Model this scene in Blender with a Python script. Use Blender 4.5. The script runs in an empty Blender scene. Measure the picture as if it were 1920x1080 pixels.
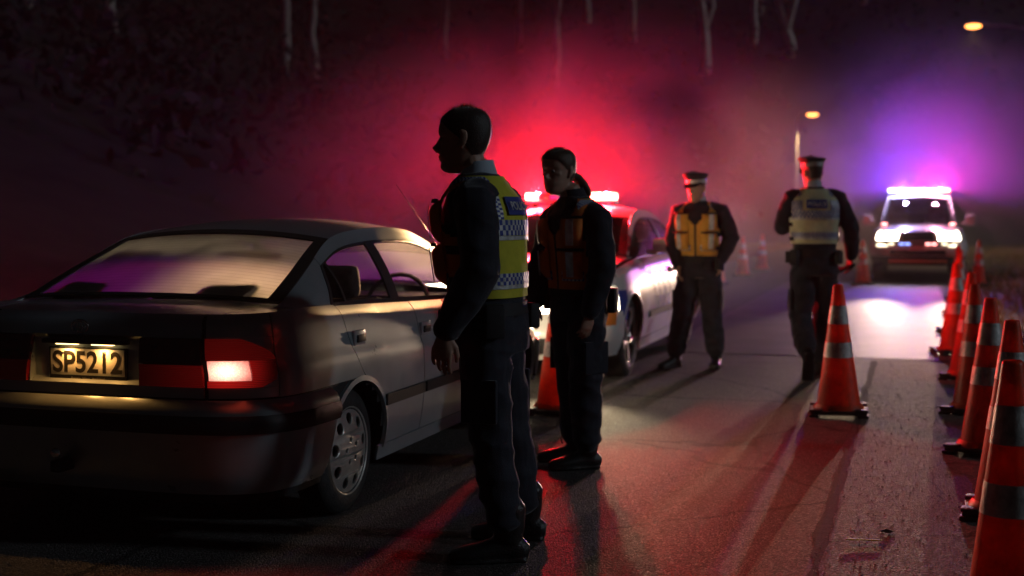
import bpy, bmesh, math, random
import numpy as np
from mathutils import Vector, Matrix, noise

random.seed(7)
S = bpy.context.scene
COL = S.collection
PI = math.pi

# ------------------------------------------------------------------ camera
YAW = math.radians(17.545)
PITCH = math.radians(3.2195)
cam_d = bpy.data.cameras.new('camera')
cam = bpy.data.objects.new('camera', cam_d)
COL.objects.link(cam)
cam.location = (0, 0, 1.35)
cam.rotation_euler = (PI / 2 - PITCH, 0, YAW)
cam_d.sensor_width = 36
cam_d.lens = 45.0
cam_d.clip_end = 2000
cam_d.dof.use_dof = True
cam_d.dof.focus_distance = 5.1
cam_d.dof.aperture_fstop = 1.9
cam_d.dof.aperture_blades = 9
S.camera = cam

# ------------------------------------------------------------------ night sky, added side light
W = bpy.data.worlds.new('World')
S.world = W
W.use_nodes = True
wn = W.node_tree.nodes
wl = W.node_tree.links
bg = wn['Background']
sky = wn.new('ShaderNodeTexSky')
sky.sky_type = 'NISHITA'
sky.sun_disc = False
sky.sun_elevation = math.radians(30)
sky.sun_rotation = math.radians(160)
wl.new(sky.outputs['Color'], bg.inputs['Color'])
bg.inputs["Strength"].default_value = 0.0004
sun_d = bpy.data.lights.new('unseen_side_light', 'SUN')
sun = bpy.data.objects.new('unseen_side_light', sun_d)
COL.objects.link(sun)
sun_d.energy = 0.34
sun_d.angle = math.radians(4)
sun_d.color = (0.74, 0.88, 1.0)
# added for an unseen source: shines from behind the camera, from the right
sun.rotation_euler = Vector((-0.93, -0.08, -0.34)).to_track_quat('-Z', 'Y').to_euler()

S.view_settings.view_transform = 'Standard'
S.view_settings.look = 'None'
S.view_settings.exposure = 0.0
S.view_settings.gamma = 1.0
S.view_settings.use_curve_mapping = False
S.render.engine = 'CYCLES'
cy = S.cycles
cy.use_denoising = True
try:
    cy.denoiser = 'OPENIMAGEDENOISE'
except Exception:
    pass
cy.use_adaptive_sampling = True
cy.adaptive_threshold = 0.03
cy.adaptive_min_samples = 20
cy.volume_max_steps = 256
cy.max_bounces = 6
cy.diffuse_bounces = 2
cy.glossy_bounces = 2
cy.transmission_bounces = 4
cy.transparent_max_bounces = 16
cy.volume_bounces = 0
cy.sample_clamp_indirect = 4.0
cy.use_light_tree = True
cy.caustics_reflective = False
cy.caustics_refractive = False

# ------------------------------------------------------------------ helpers: materials
def node_mat(name):
    m = bpy.data.materials.new(name)
    m.use_nodes = True
    return m, m.node_tree.nodes, m.node_tree.links, m.node_tree.nodes['Principled BSDF']

def mat(name, col, rough=0.6, metal=0.0, coat=0.0, vary=0.0, vscale=8.0, bump=0.0, bscale=60.0, spec=0.5, transl=0.0, sheen=0.0, rvary=0.0):
    m, n, l, b = node_mat(name)
    b.inputs['Base Color'].default_value = (*col, 1)
    b.inputs['Roughness'].default_value = rough
    b.inputs['Metallic'].default_value = metal
    b.inputs['Coat Weight'].default_value = coat
    b.inputs['Coat Roughness'].default_value = 0.12
    b.inputs['Specular IOR Level'].default_value = spec
    b.inputs['Sheen Weight'].default_value = sheen * 3; b.inputs['Sheen Roughness'].default_value = 0.35
    tc = n.new('ShaderNodeTexCoord')
    colsock = None
    if vary > 0 or rvary > 0:
        t = n.new('ShaderNodeTexNoise')
        t.inputs['Scale'].default_value = vscale
        t.inputs['Detail'].default_value = 6
        t.inputs['Roughness'].default_value = 0.65
        l.new(tc.outputs['Object'], t.inputs['Vector'])
        if vary > 0:
            r = n.new('ShaderNodeValToRGB')
            r.color_ramp.elements[0].position = 0.3
            r.color_ramp.elements[1].position = 0.7
            r.color_ramp.elements[0].color = (*[c * (1 - vary) for c in col], 1)
            r.color_ramp.elements[1].color = (*[min(1, c * (1 + vary)) for c in col], 1)
            l.new(t.outputs['Fac'], r.inputs['Fac'])
            l.new(r.outputs['Color'], b.inputs['Base Color'])
            colsock = r.outputs['Color']
        if rvary > 0:
            mr = n.new('ShaderNodeMapRange')
            mr.inputs['To Min'].default_value = max(0.03, rough - rvary)
            mr.inputs['To Max'].default_value = min(1, rough + rvary)
            l.new(t.outputs['Fac'], mr.inputs['Value'])
            l.new(mr.outputs['Result'], b.inputs['Roughness'])
    if bump > 0:
        t2 = n.new('ShaderNodeTexNoise')
        t2.inputs['Scale'].default_value = bscale
        t2.inputs['Detail'].default_value = 4
        l.new(tc.outputs['Object'], t2.inputs['Vector'])
        bp = n.new('ShaderNodeBump')
        bp.inputs['Strength'].default_value = bump
        bp.inputs['Distance'].default_value = 0.01
        l.new(t2.outputs['Fac'], bp.inputs['Height'])
        l.new(bp.outputs['Normal'], b.inputs['Normal'])
    if transl > 0:
        tr = n.new('ShaderNodeBsdfTranslucent')
        tr.inputs['Color'].default_value = (*col, 1)
        if colsock:
            l.new(colsock, tr.inputs['Color'])
        mx = n.new('ShaderNodeMixShader')
        mx.inputs['Fac'].default_value = transl
        l.new(b.outputs['BSDF'], mx.inputs[1])
        l.new(tr.outputs['BSDF'], mx.inputs[2])
        l.new(mx.outputs['Shader'], n['Material Output'].inputs['Surface'])
    return m

def emit(name, col, strength):
    m, n, l, b = node_mat(name)
    b.inputs['Base Color'].default_value = (*[min(1, c) for c in col], 1)
    b.inputs['Emission Color'].default_value = (*col, 1)
    b.inputs['Emission Strength'].default_value = strength
    b.inputs['Roughness'].default_value = 0.2
    return m

def glass(name, tint, refl=0.6, fog=0.0, fogcol=(0.8, 0.8, 0.8), lines=False):
    m, n, l, b = node_mat(name)
    n.remove(b)
    out = n['Material Output']
    tr = n.new('ShaderNodeBsdfTransparent'); tr.inputs['Color'].default_value = (*tint, 1)
    gl = n.new('ShaderNodeBsdfGlossy'); gl.inputs['Roughness'].default_value = 0.04
    fr = n.new('ShaderNodeFresnel'); fr.inputs['IOR'].default_value = 1.5
    mx = n.new('ShaderNodeMixShader')
    mul = n.new('ShaderNodeMath'); mul.operation = 'MULTIPLY'; mul.inputs[1].default_value = refl
    l.new(fr.outputs['Fac'], mul.inputs[0])
    base = tr.outputs['BSDF']
    if fog > 0:
        tl = n.new('ShaderNodeBsdfTranslucent'); tl.inputs['Color'].default_value = (*fogcol, 1)
        m2 = n.new('ShaderNodeMixShader')
        m2.inputs['Fac'].default_value = fog
        tc = n.new('ShaderNodeTexCoord')
        t = n.new('ShaderNodeTexNoise'); t.inputs['Scale'].default_value = 3.0; t.inputs['Detail'].default_value = 5
        l.new(tc.outputs['Object'], t.inputs['Vector'])
        mr = n.new('ShaderNodeMapRange')
        mr.inputs['From Min'].default_value = 0.3; mr.inputs['From Max'].default_value = 0.7
        mr.inputs['To Min'].default_value = fog * 0.75; mr.inputs['To Max'].default_value = min(1, fog * 1.2)
        l.new(t.outputs['Fac'], mr.inputs['Value'])
        fac = mr.outputs['Result']
        if lines:   # the printed heater wires of a rear window
            wv = n.new('ShaderNodeTexWave'); wv.wave_type = 'BANDS'; wv.bands_direction = 'Y'
            wv.inputs['Scale'].default_value = 11.0
            l.new(tc.outputs['Object'], wv.inputs['Vector'])
            cr = n.new('ShaderNodeMapRange')
            cr.inputs['From Min'].default_value = 0.90; cr.inputs['From Max'].default_value = 0.97
            cr.inputs['To Min'].default_value = 1.0; cr.inputs['To Max'].default_value = 0.82
            l.new(wv.outputs['Fac'], cr.inputs['Value'])
            mm = n.new('ShaderNodeMixRGB'); mm.blend_type = 'MULTIPLY'; mm.inputs['Fac'].default_value = 1
            mm.inputs['Color1'].default_value = (*fogcol, 1)
            l.new(cr.outputs['Result'], mm.inputs['Color2'])
            l.new(mm.outputs['Color'], tl.inputs['Color'])
        l.new(fac, m2.inputs['Fac'])
        l.new(tr.outputs['BSDF'], m2.inputs[1]); l.new(tl.outputs['BSDF'], m2.inputs[2])
        base = m2.outputs['Shader']
    l.new(mul.outputs['Value'], mx.inputs['Fac'])
    l.new(base, mx.inputs[1]); l.new(gl.outputs['BSDF'], mx.inputs[2])
    l.new(mx.outputs['Shader'], out.inputs['Surface'])
    return m

# ------------------------------------------------------------------ helpers: objects
def tag(o, label=None, cat=None, group=None, kind=None):
    if label: o['label'] = label
    if cat: o['category'] = cat
    if group: o['group'] = group
    if kind: o['kind'] = kind
    return o

def empty(name, loc=(0, 0, 0), rz=0.0):
    o = bpy.data.objects.new(name, None)
    o.empty_display_size = 0.2
    COL.objects.link(o)
    o.location = loc
    o.rotation_euler = (0, 0, rz)
    return o

def obj(name, me, m=None, parent=None, smooth=False, loc=None):
    if isinstance(me, bmesh.types.BMesh):
        bm = me
        me = bpy.data.meshes.new(name)
        bm.to_mesh(me)
        bm.free()
    o = bpy.data.objects.new(name, me)
    COL.objects.link(o)
    if m is not None:
        if not isinstance(m, (list, tuple)):
            m = [m]
        for k in m:
            me.materials.append(k)
    if smooth:
        me.polygons.foreach_set('use_smooth', [True] * len(me.polygons))
    if parent is not None:
        o.parent = parent
    if loc is not None:
        o.location = loc
    return o

def autosmooth(o, ang=35):
    me = o.data
    me.polygons.foreach_set('use_smooth', [True] * len(me.polygons))
    try:
        me.set_sharp_from_angle(angle=math.radians(ang))
    except Exception:
        pass
    return o

def from_np(name, v, f):
    me = bpy.data.meshes.new(name)
    me.from_pydata([tuple(p) for p in v], [], [tuple(q) for q in f])
    me.update()
    return me

def box(bm, c, s, rot=None, bev=0.0):
    r = bmesh.ops.create_cube(bm, size=1.0)
    vs = r['verts']
    M = Matrix.Translation(Vector(c)) @ (rot.to_4x4() if rot is not None else Matrix.Identity(4)) @ Matrix.Diagonal((s[0], s[1], s[2], 1))
    bmesh.ops.transform(bm, matrix=M, verts=vs)
    if bev > 0:
        es = list({e for v in vs for e in v.link_edges})
        bmesh.ops.bevel(bm, geom=es, offset=bev, segments=2, profile=0.6, affect='EDGES')

def boxobj(name, c, s, m, parent=None, bev=0.01, rot=None):
    bm = bmesh.new()
    box(bm, c, s, rot, bev)
    return autosmooth(obj(name, bm, m, parent), 40)

def tube(bm, pts, sec=12, capk=0.55):
    """pts: (pos, rx, ry, side); elliptical rings, rounded ends"""
    P = [Vector(p[0]) for p in pts]
    n = len(P)
    rings = []
    prev = None
    def ring(c, sx, sy, rx, ry):
        return [bm.verts.new(c + sx * (rx * math.cos(2 * PI * k / sec)) + sy * (ry * math.sin(2 * PI * k / sec))) for k in range(sec)]
    fr = []
    for i in range(n):
        t = (P[min(i + 1, n - 1)] - P[max(i - 1, 0)]).normalized()
        sd = pts[i][3] if len(pts[i]) > 3 and pts[i][3] is not None else None
        if sd is None:
            sd = prev if prev is not None else (Vector((1, 0, 0)) if abs(t.x) < 0.8 else Vector((0, 1, 0)))
        sd = Vector(sd)
        sx = (sd - t * sd.dot(t)).normalized()
        sy = t.cross(sx)
        prev = sx
        fr.append((t, sx, sy))
    seq = []
    t, sx, sy = fr[0]
    r0 = min(pts[0][1], pts[0][2])
    seq.append((P[0] - t * r0 * capk, sx, sy, pts[0][1] * 0.62, pts[0][2] * 0.62))
    for i in range(n):
        seq.append((P[i], fr[i][1], fr[i][2], pts[i][1], pts[i][2]))
    t, sx, sy = fr[-1]
    r1 = min(pts[-1][1], pts[-1][2])
    seq.append((P[-1] + t * r1 * capk, sx, sy, pts[-1][1] * 0.62, pts[-1][2] * 0.62))
    for q in seq:
        rings.append(ring(*q))
    for a, b in zip(rings, rings[1:]):
        for k in range(sec):
            bm.faces.new((a[k], a[(k + 1) % sec], b[(k + 1) % sec], b[k]))
    bm.faces.new(list(reversed(rings[0])))
    bm.faces.new(rings[-1])

def pipe(name, pts, r, m, parent=None, sec=8):
    bm = bmesh.new()
    rr = r if isinstance(r, (list, tuple)) else [r] * len(pts)
    tube(bm, [(p, q, q) for p, q in zip(pts, rr)], sec)
    return obj(name, bm, m, parent, smooth=True)

def ball(bm, c, r, u=12, v=8, rot=None):
    M = Matrix.Translation(Vector(c)) @ (rot.to_4x4() if rot is not None else Matrix.Identity(4)) @ Matrix.Diagonal((r[0], r[1], r[2], 1))
    bmesh.ops.create_uvsphere(bm, u_segments=u, v_segments=v, radius=1.0, matrix=M)

def evaluated(o):
    dg = bpy.context.evaluated_depsgraph_get()
    me = bpy.data.meshes.new_from_object(o.evaluated_get(dg), preserve_all_data_layers=False, depsgraph=dg)
    return me

def fuse(name, bm, voxel, m, parent=None, smooth=4, fold=0.0, fscale=9.0, flat=None, fdir=(1, 1, 0.45)):
    """one continuous skin over all the shapes in bm"""
    bmesh.ops.recalc_face_normals(bm, faces=bm.faces)
    me = bpy.data.meshes.new('tmp')
    bm.to_mesh(me)
    bm.free()
    o = bpy.data.objects.new('tmp', me)
    COL.objects.link(o)
    r = o.modifiers.new('r', 'REMESH')
    r.mode = 'VOXEL'
    r.voxel_size = voxel
    if smooth:
        s = o.modifiers.new('s', 'SMOOTH')
        s.factor = 0.5
        s.iterations = smooth
    out = evaluated(o)
    bpy.data.objects.remove(o)
    bpy.data.meshes.remove(me)
    out.name = name
    n = len(out.vertices)
    co = np.empty(n * 3); out.vertices.foreach_get('co', co); co = co.reshape(-1, 3)
    if fold > 0:
        nr = np.empty(n * 3); out.vertices.foreach_get('normal', nr); nr = nr.reshape(-1, 3)
        d = np.array([noise.noise(Vector((p[0] * fscale * fdir[0], p[1] * fscale * fdir[1], p[2] * fscale * fdir[2]))) for p in co])
        d2 = np.array([noise.noise(Vector((p[0] * fscale * 2.3 + 5, p[1] * fscale * 2.3, p[2] * fscale * 1.9))) for p in co])
        rid = 1 - np.abs(d) * 2.2
        co = co + nr * ((rid * 0.8 + d2 * 0.6) * fold)[:, None]
    if flat is not None:
        co[:, 2] = np.maximum(co[:, 2], flat)
    out.vertices.foreach_set('co', co.ravel())
    out.update()
    return obj(name, out, m, parent, smooth=True)

def patch(name, fn, nu, nv, m, parent=None, lip=0.0, keep=None, flip=False, matfn=None, smooth=True, us=None, vs=None, solid=0.0):
    bm = bmesh.new()
    us = us if us is not None else [i / nu for i in range(nu + 1)]
    vs = vs if vs is not None else [j / nv for j in range(nv + 1)]
    g = [[bm.verts.new(fn(u, v)) for v in vs] for u in us]
    for i in range(len(us) - 1):
        for j in range(len(vs) - 1):
            if keep and not keep((us[i] + us[i + 1]) / 2, (vs[j] + vs[j + 1]) / 2):
                continue
            q = [g[i][j], g[i + 1][j], g[i + 1][j + 1], g[i][j + 1]]
            if flip:
                q.reverse()
            try:
                f = bm.faces.new(q)
            except ValueError:
                continue
            if matfn:
                f.material_index = matfn(i, j)
    loose = [v for v in bm.verts if not v.link_faces]
    bmesh.ops.delete(bm, geom=loose, context='VERTS')
    bmesh.ops.remove_doubles(bm, verts=bm.verts, dist=1e-5)
    bm.normal_update()
    if solid > 0:
        bmesh.ops.solidify(bm, geom=list(bm.faces), thickness=solid)
    elif lip > 0:
        nrm = {v: v.normal.copy() for v in bm.verts}
        be = [e for e in bm.edges if len(e.link_faces) == 1]
        r = bmesh.ops.extrude_edge_only(bm, edges=be)
        nv_ = [x for x in r['geom'] if isinstance(x, bmesh.types.BMVert)]
        for x in nv_:
            for e in x.link_edges:
                y = e.other_vert(x)
                if y in nrm:
                    x.co = x.co - nrm[y] * lip
                    break
    o = obj(name, bm, m, parent)
    if smooth:
        autosmooth(o, 50)
    return o

def text_mesh(s, size, extrude=0.0, sx=1.0, bold=0.0):
    cu = bpy.data.curves.new('t', 'FONT')
    cu.body = s
    cu.size = size
    cu.extrude = extrude
    cu.offset = bold
    cu.align_x = 'CENTER'
    cu.align_y = 'CENTER'
    o = bpy.data.objects.new('t', cu)
    COL.objects.link(o)
    me = evaluated(o)
    bpy.data.objects.remove(o)
    if sx != 1.0:
        for v in me.vertices:
            v.co.x *= sx
    return me

def basis(o, x, y, loc):
    """orient o so that its local X, Y run along x, y"""
    x = Vector(x).normalized(); y = Vector(y).normalized()
    z = x.cross(y).normalized()
    M = Matrix((x, z.cross(x), z)).transposed().to_4x4()
    M.translation = Vector(loc)
    o.matrix_local = M
    return o

def curve2d(outer, holes, depth, bev=0.0):
    cu = bpy.data.curves.new('c', 'CURVE')
    cu.dimensions = '2D'
    cu.fill_mode = 'BOTH'
    cu.extrude = depth
    cu.bevel_depth = bev
    cu.bevel_resolution = 1
    for loop in [outer] + holes:
        sp = cu.splines.new('POLY')
        sp.points.add(len(loop) - 1)
        for p, q in zip(sp.points, loop):
            p.co = (q[0], q[1], 0, 1)
        sp.use_cyclic_u = True
    o = bpy.data.objects.new('c', cu)
    COL.objects.link(o)
    me = evaluated(o)
    bpy.data.objects.remove(o)
    return me

def lathe(bm, prof, n=40, axis='x'):
    rings = []
    for a, r in prof:
        ring = []
        for k in range(n):
            t = 2 * PI * k / n
            if axis == 'x':
                ring.append(bm.verts.new((a, r * math.cos(t), r * math.sin(t))))
            else:
                ring.append(bm.verts.new((r * math.cos(t), r * math.sin(t), a)))
        rings.append(ring)
    for a, b in zip(rings, rings[1:]):
        for k in range(n):
            bm.faces.new((a[k], a[(k + 1) % n], b[(k + 1) % n], b[k]))
    return rings

def spline(tab):
    xs = [t[0] for t in tab]; ys = [t[1] for t in tab]
    n = len(xs)
    ms = []
    for i in range(n):
        if i == 0: ms.append((ys[1] - ys[0]) / (xs[1] - xs[0]))
        elif i == n - 1: ms.append((ys[-1] - ys[-2]) / (xs[-1] - xs[-2]))
        else: ms.append((ys[i + 1] - ys[i - 1]) / (xs[i + 1] - xs[i - 1]))
    def f(x):
        if x <= xs[0]: return ys[0]
        if x >= xs[-1]: return ys[-1]
        i = 0
        while x > xs[i + 1]: i += 1
        h = xs[i + 1] - xs[i]; t = (x - xs[i]) / h
        return ((2 * t**3 - 3 * t * t + 1) * ys[i] + (t**3 - 2 * t * t + t) * h * ms[i]
                + (-2 * t**3 + 3 * t * t) * ys[i + 1] + (t**3 - t * t) * h * ms[i + 1])
    return f

def light(name, typ, parent, loc, energy, col, size=0.05, target=None, angle=60, blend=0.6):
    d = bpy.data.lights.new(name, typ)
    d.energy = energy
    d.color = col
    d.shadow_soft_size = size
    if typ == 'SPOT':
        d.spot_size = math.radians(angle)
        d.spot_blend = blend
    o = bpy.data.objects.new(name, d)
    COL.objects.link(o)
    o.parent = parent
    o.location = loc
    if target is not None:
        o.rotation_euler = (Vector(target) - Vector(loc)).to_track_quat('-Z', 'Y').to_euler()
    return o

# ------------------------------------------------------------------ shared materials
M = {}
M['black'] = mat('black_rubber', (0.012, 0.012, 0.013), 0.7, bump=0.2, bscale=90)
M['trim'] = mat('dark_trim', (0.02, 0.02, 0.021), 0.5, bump=0.1, bscale=200)
M['tyre'] = mat('tyre_rubber', (0.022, 0.021, 0.02), 0.75, vary=0.5, vscale=14, bump=0.3, bscale=60)
M['rim'] = mat('silver_rim', (0.62, 0.6, 0.56), 0.38, 0.75, vary=0.25, vscale=9, rvary=0.12)
M['silver'] = mat('silver_car_paint', (0.40, 0.455, 0.485), 0.30, 0.5, 0.9, vary=0.10, vscale=3.5, rvary=0.08, bump=0.02, bscale=300)
M['white'] = mat('white_car_paint', (0.72, 0.72, 0.70), 0.35, 0.0, 0.6, vary=0.06, vscale=3, rvary=0.08)
M['chrome'] = mat('chrome', (0.75, 0.75, 0.75), 0.16, 1.0)
M['glass'] = glass('window_glass', (0.80, 0.80, 0.82), 0.9)
M['tint'] = glass('tinted_window_glass', (0.42, 0.40, 0.42), 1.0)
M['fogged'] = glass('fogged_rear_glass', (0.75, 0.73, 0.72), 0.5, fog=0.80, fogcol=(0.95, 0.93, 0.90), lines=True)
M['misted'] = glass('misted_windscreen', (0.9, 0.9, 0.9), 0.7, fog=0.28, fogcol=(0.9, 0.9, 0.9))
M['seat'] = mat('grey_seat_fabric', (0.16, 0.14, 0.12), 0.9, vary=0.3, vscale=20, bump=0.3, bscale=120)
M['redlens'] = mat('dark_red_lens', (0.22, 0.006, 0.008), 0.14, coat=0.8, vary=0.25, vscale=30, bump=0.15, bscale=160)
M['smokelens'] = mat('smoked_lens', (0.10, 0.006, 0.008), 0.12, coat=0.9, vary=0.3, vscale=40)
M['reflective'] = mat('retroreflective_tape', (0.58, 0.58, 0.56), 0.42, 0.15, vary=0.45, vscale=18, bump=0.25, bscale=140)
M['skin'] = mat('skin', (0.42, 0.24, 0.17), 0.5, vary=0.12, vscale=30, bump=0.1, bscale=220)
M['hair'] = mat('dark_brown_hair', (0.022, 0.014, 0.010), 0.45, bump=0.4, bscale=180, sheen=0.3)
M['hairl'] = mat('brown_hair', (0.07, 0.042, 0.024), 0.45, bump=0.4, bscale=180, sheen=0.3)
M['hivisredlit'] = mat('red_lit_hi_vis_cloth', (0.78, 0.38, 0.06), 0.8, vary=0.12, vscale=14, bump=0.35, bscale=320, transl=0.12)  # yellow vest cloth with the red light on it put into the colour
M['strands'] = mat('fine_hair_strands', (0.16, 0.10, 0.06), 0.5, transl=0.5)
M['hivispale'] = mat('bright_lit_hi_vis_cloth', (0.80, 0.76, 0.48), 0.8, vary=0.12, vscale=14, bump=0.35, bscale=320, transl=0.12)  # yellow vest cloth, paler: strong light on it is put into the colour
M['navy'] = mat('navy_cloth', (0.012, 0.014, 0.024), 0.85, vary=0.3, vscale=18, bump=0.35, bscale=260, sheen=0.12)
M['navyt'] = mat('navy_trouser_cloth', (0.016, 0.018, 0.030), 0.85, vary=0.3, vscale=18, bump=0.35, bscale=260, sheen=0.12)
M['boot'] = mat('black_boot_leather', (0.012, 0.011, 0.011), 0.42, vary=0.3, vscale=25, bump=0.3, bscale=120)
M['shirt'] = mat('pale_blue_shirt', (0.46, 0.52, 0.60), 0.8, bump=0.2, bscale=240)
M['hivis'] = mat('yellow_hi_vis_cloth', (0.72, 0.66, 0.05), 0.8, vary=0.12, vscale=14, bump=0.35, bscale=320, transl=0.12)
M['orange'] = mat('orange_lit_hi_vis_cloth', (0.75, 0.20, 0.03), 0.8, vary=0.12, vscale=14, bump=0.35, bscale=320)  # yellow vest fronts turned orange: red beacon light put into the colour
M['checkblue'] = mat('blue_check_cloth', (0.03, 0.05, 0.28), 0.6, bump=0.2, bscale=200)
M['webbing'] = mat('black_webbing', (0.012, 0.012, 0.014), 0.7, bump=0.3, bscale=300)
M['coneor'] = mat('orange_cone_plastic', (0.74, 0.08, 0.012), 0.42, vary=0.38, vscale=6, bump=0.12, bscale=60, transl=0.42, rvary=0.12)
M['conebase'] = mat('black_cone_rubber', (0.05, 0.035, 0.035), 0.6, vary=0.4, vscale=12, bump=0.4, bscale=50)
M['steel'] = mat('galvanised_steel', (0.22, 0.22, 0.23), 0.6, 0.3, vary=0.2, vscale=6)

# ================================================================== ground
def road_material(name, base, speck, patch=False):
    m, n, l, b = node_mat(name)
    tc = n.new('ShaderNodeTexCoord')
    big = n.new('ShaderNodeTexNoise'); big.inputs['Scale'].default_value = 0.55; big.inputs['Detail'].default_value = 7
    big.inputs['Roughness'].default_value = 0.62
    mp = n.new('ShaderNodeMapping'); mp.inputs['Scale'].default_value = (1.6, 0.55, 1)
    l.new(tc.outputs['Object'], mp.inputs['Vector']); l.new(mp.outputs['Vector'], big.inputs['Vector'])
    vor = n.new('ShaderNodeTexVoronoi'); vor.inputs['Scale'].default_value = 95 if patch else 120
    l.new(tc.outputs['Object'], vor.inputs['Vector'])
    fine = n.new('ShaderNodeTexNoise'); fine.inputs['Scale'].default_value = 45; fine.inputs['Detail'].default_value = 5
    l.new(tc.outputs['Object'], fine.inputs['Vector'])
    r = n.new('ShaderNodeValToRGB')
    r.color_ramp.elements[0].position = 0.32; r.color_ramp.elements[1].position = 0.72
    r.color_ramp.elements[0].color = (*[c * 0.6 for c in base], 1); r.color_ramp.elements[1].color = (*[c * 1.4 for c in base], 1)
    l.new(big.outputs['Fac'], r.inputs['Fac'])
    sp = n.new('ShaderNodeSeparateColor'); l.new(vor.outputs['Color'], sp.inputs['Color'])
    th = n.new('ShaderNodeMapRange'); th.inputs['From Min'].default_value = 0.72; th.inputs['From Max'].default_value = 1.0
    l.new(sp.outputs['Red'], th.inputs['Value'])
    mx = n.new('ShaderNodeMixRGB'); mx.inputs['Color2'].default_value = (*speck, 1)
    l.new(th.outputs['Result'], mx.inputs['Fac']); l.new(r.outputs['Color'], mx.inputs['Color1'])
    # cracks sealed with dark tar, and bands polished by tyres
    dn = n.new('ShaderNodeTexNoise'); dn.inputs['Scale'].default_value = 2.2; dn.inputs['Detail'].default_value = 4
    l.new(tc.outputs['Object'], dn.inputs['Vector'])
    dm = n.new('ShaderNodeMixRGB'); dm.inputs['Fac'].default_value = 0.22
    l.new(tc.outputs['Object'], dm.inputs['Color1']); l.new(dn.outputs['Color'], dm.inputs['Color2'])
    ck = n.new('ShaderNodeTexVoronoi'); ck.feature = 'DISTANCE_TO_EDGE'; ck.inputs['Scale'].default_value = 0.62 if not patch else 1.1
    l.new(dm.outputs['Color'], ck.inputs['Vector'])
    cr = n.new('ShaderNodeMapRange'); cr.inputs['From Min'].default_value = 0.004; cr.inputs['From Max'].default_value = 0.011
    cr.inputs['To Min'].default_value = 0.30; cr.inputs['To Max'].default_value = 1.0
    l.new(ck.outputs['Distance'], cr.inputs['Value'])
    cm = n.new('ShaderNodeMixRGB'); cm.blend_type = 'MULTIPLY'; cm.inputs['Fac'].default_value = 1.0
    l.new(mx.outputs['Color'], cm.inputs['Color1']); l.new(cr.outputs['Result'], cm.inputs['Color2'])
    l.new(cm.outputs['Color'], b.inputs['Base Color'])
    rr = n.new('ShaderNodeMapRange'); rr.inputs['To Min'].default_value = 0.92; rr.inputs['To Max'].default_value = 0.60 if not patch else 0.72; b.inputs['Specular IOR Level'].default_value = 0.35
    l.new(sp.outputs['Green'], rr.inputs['Value']); l.new(rr.outputs['Result'], b.inputs['Roughness'])
    ad = n.new('ShaderNodeMath'); ad.operation = 'MULTIPLY_ADD'; ad.inputs[1].default_value = -1.1
    l.new(vor.outputs['Distance'], ad.inputs[0]); l.new(fine.outputs['Fac'], ad.inputs[2])
    bp = n.new('ShaderNodeBump'); bp.inputs['Strength'].default_value = 0.75; bp.inputs['Distance'].default_value = 0.006
    l.new(ad.outputs['Value'], bp.inputs['Height']); l.new(bp.outputs['Normal'], b.inputs['Normal'])
    return m
M['road'] = road_material('worn_asphalt', (0.058, 0.052, 0.048), (0.16, 0.15, 0.14))
M['patch'] = road_material('chip_seal_patch', (0.088, 0.079, 0.072), (0.20, 0.185, 0.17), True)
M['soil'] = mat('dry_verge_soil', (0.10, 0.075, 0.045), 0.95, vary=0.5, vscale=2.5, bump=0.9, bscale=14)
M['hill'] = mat('bush_floor', (0.014, 0.015, 0.010), 1.0, vary=0.6, vscale=0.7, bump=0.8, bscale=3)

def hill_z(x, y):
    """bush-clad slope that rises beyond the road and along its left side"""
    dl = max(0.0, -8.5 - x)
    db = max(0.0, y - 64 - 0.15 * max(0, x + 8))
    d = math.sqrt(dl * dl * 0.55 + db * db)
    h = 34 * (1 - math.exp(-(d / 46.0) ** 1.25))
    fade = 1 - 0.72 * min(1, max(0, (x - 2) / 40.0))
    return h * fade + 0.55 * noise.noise(Vector((x * 0.11, y * 0.11, 2))) * min(1, d / 8) - 0.06

# the ground: one sheet to the horizon, rising into the hill
bm = bmesh.new()
xs = sorted(set([-400, -300, -220, -160, -120, 60, 90, 140, 220, 320, 420] + [-90 + i * 3.0 for i in range(48)]))
ys = sorted(set([-300, -200, -120, -60, -30] + [-15 + i * 3.0 for i in range(60)] + [180, 220, 280, 380, 520]))
g = [[bm.verts.new((x, y, hill_z(x, y))) for y in ys] for x in xs]
for i in range(len(xs) - 1):
    for j in range(len(ys) - 1):
        bm.faces.new((g[i][j], g[i + 1][j], g[i + 1][j + 1], g[i][j + 1]))
ground = obj('ground', bm, M['hill'], smooth=True)
tag(ground, kind='structure')

def sheet(name, x0, x1, y0, y1, z, m, wob=0.0, step=1.0, seed=0):
    bm = bmesh.new()
    n = max(1, int((y1 - y0) / step))
    L = []; R = []
    for i in range(n + 1):
        y = y0 + (y1 - y0) * i / n
        a = wob * noise.noise(Vector((y * 1.7, seed, 0))) + wob * 0.5 * noise.noise(Vector((y * 6.1, seed, 4)))
        b = wob * noise.noise(Vector((y * 1.9, seed + 9, 0))) + wob * 0.5 * noise.noise(Vector((y * 5.3, seed + 9, 4)))
        L.append(bm.verts.new((x0 + a, y, z))); R.append(bm.verts.new((x1 + b, y, z)))
    for i in range(n):
        bm.faces.new((L[i], R[i], R[i + 1], L[i + 1]))
    return tag(obj(name, bm, m), kind='structure')

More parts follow.
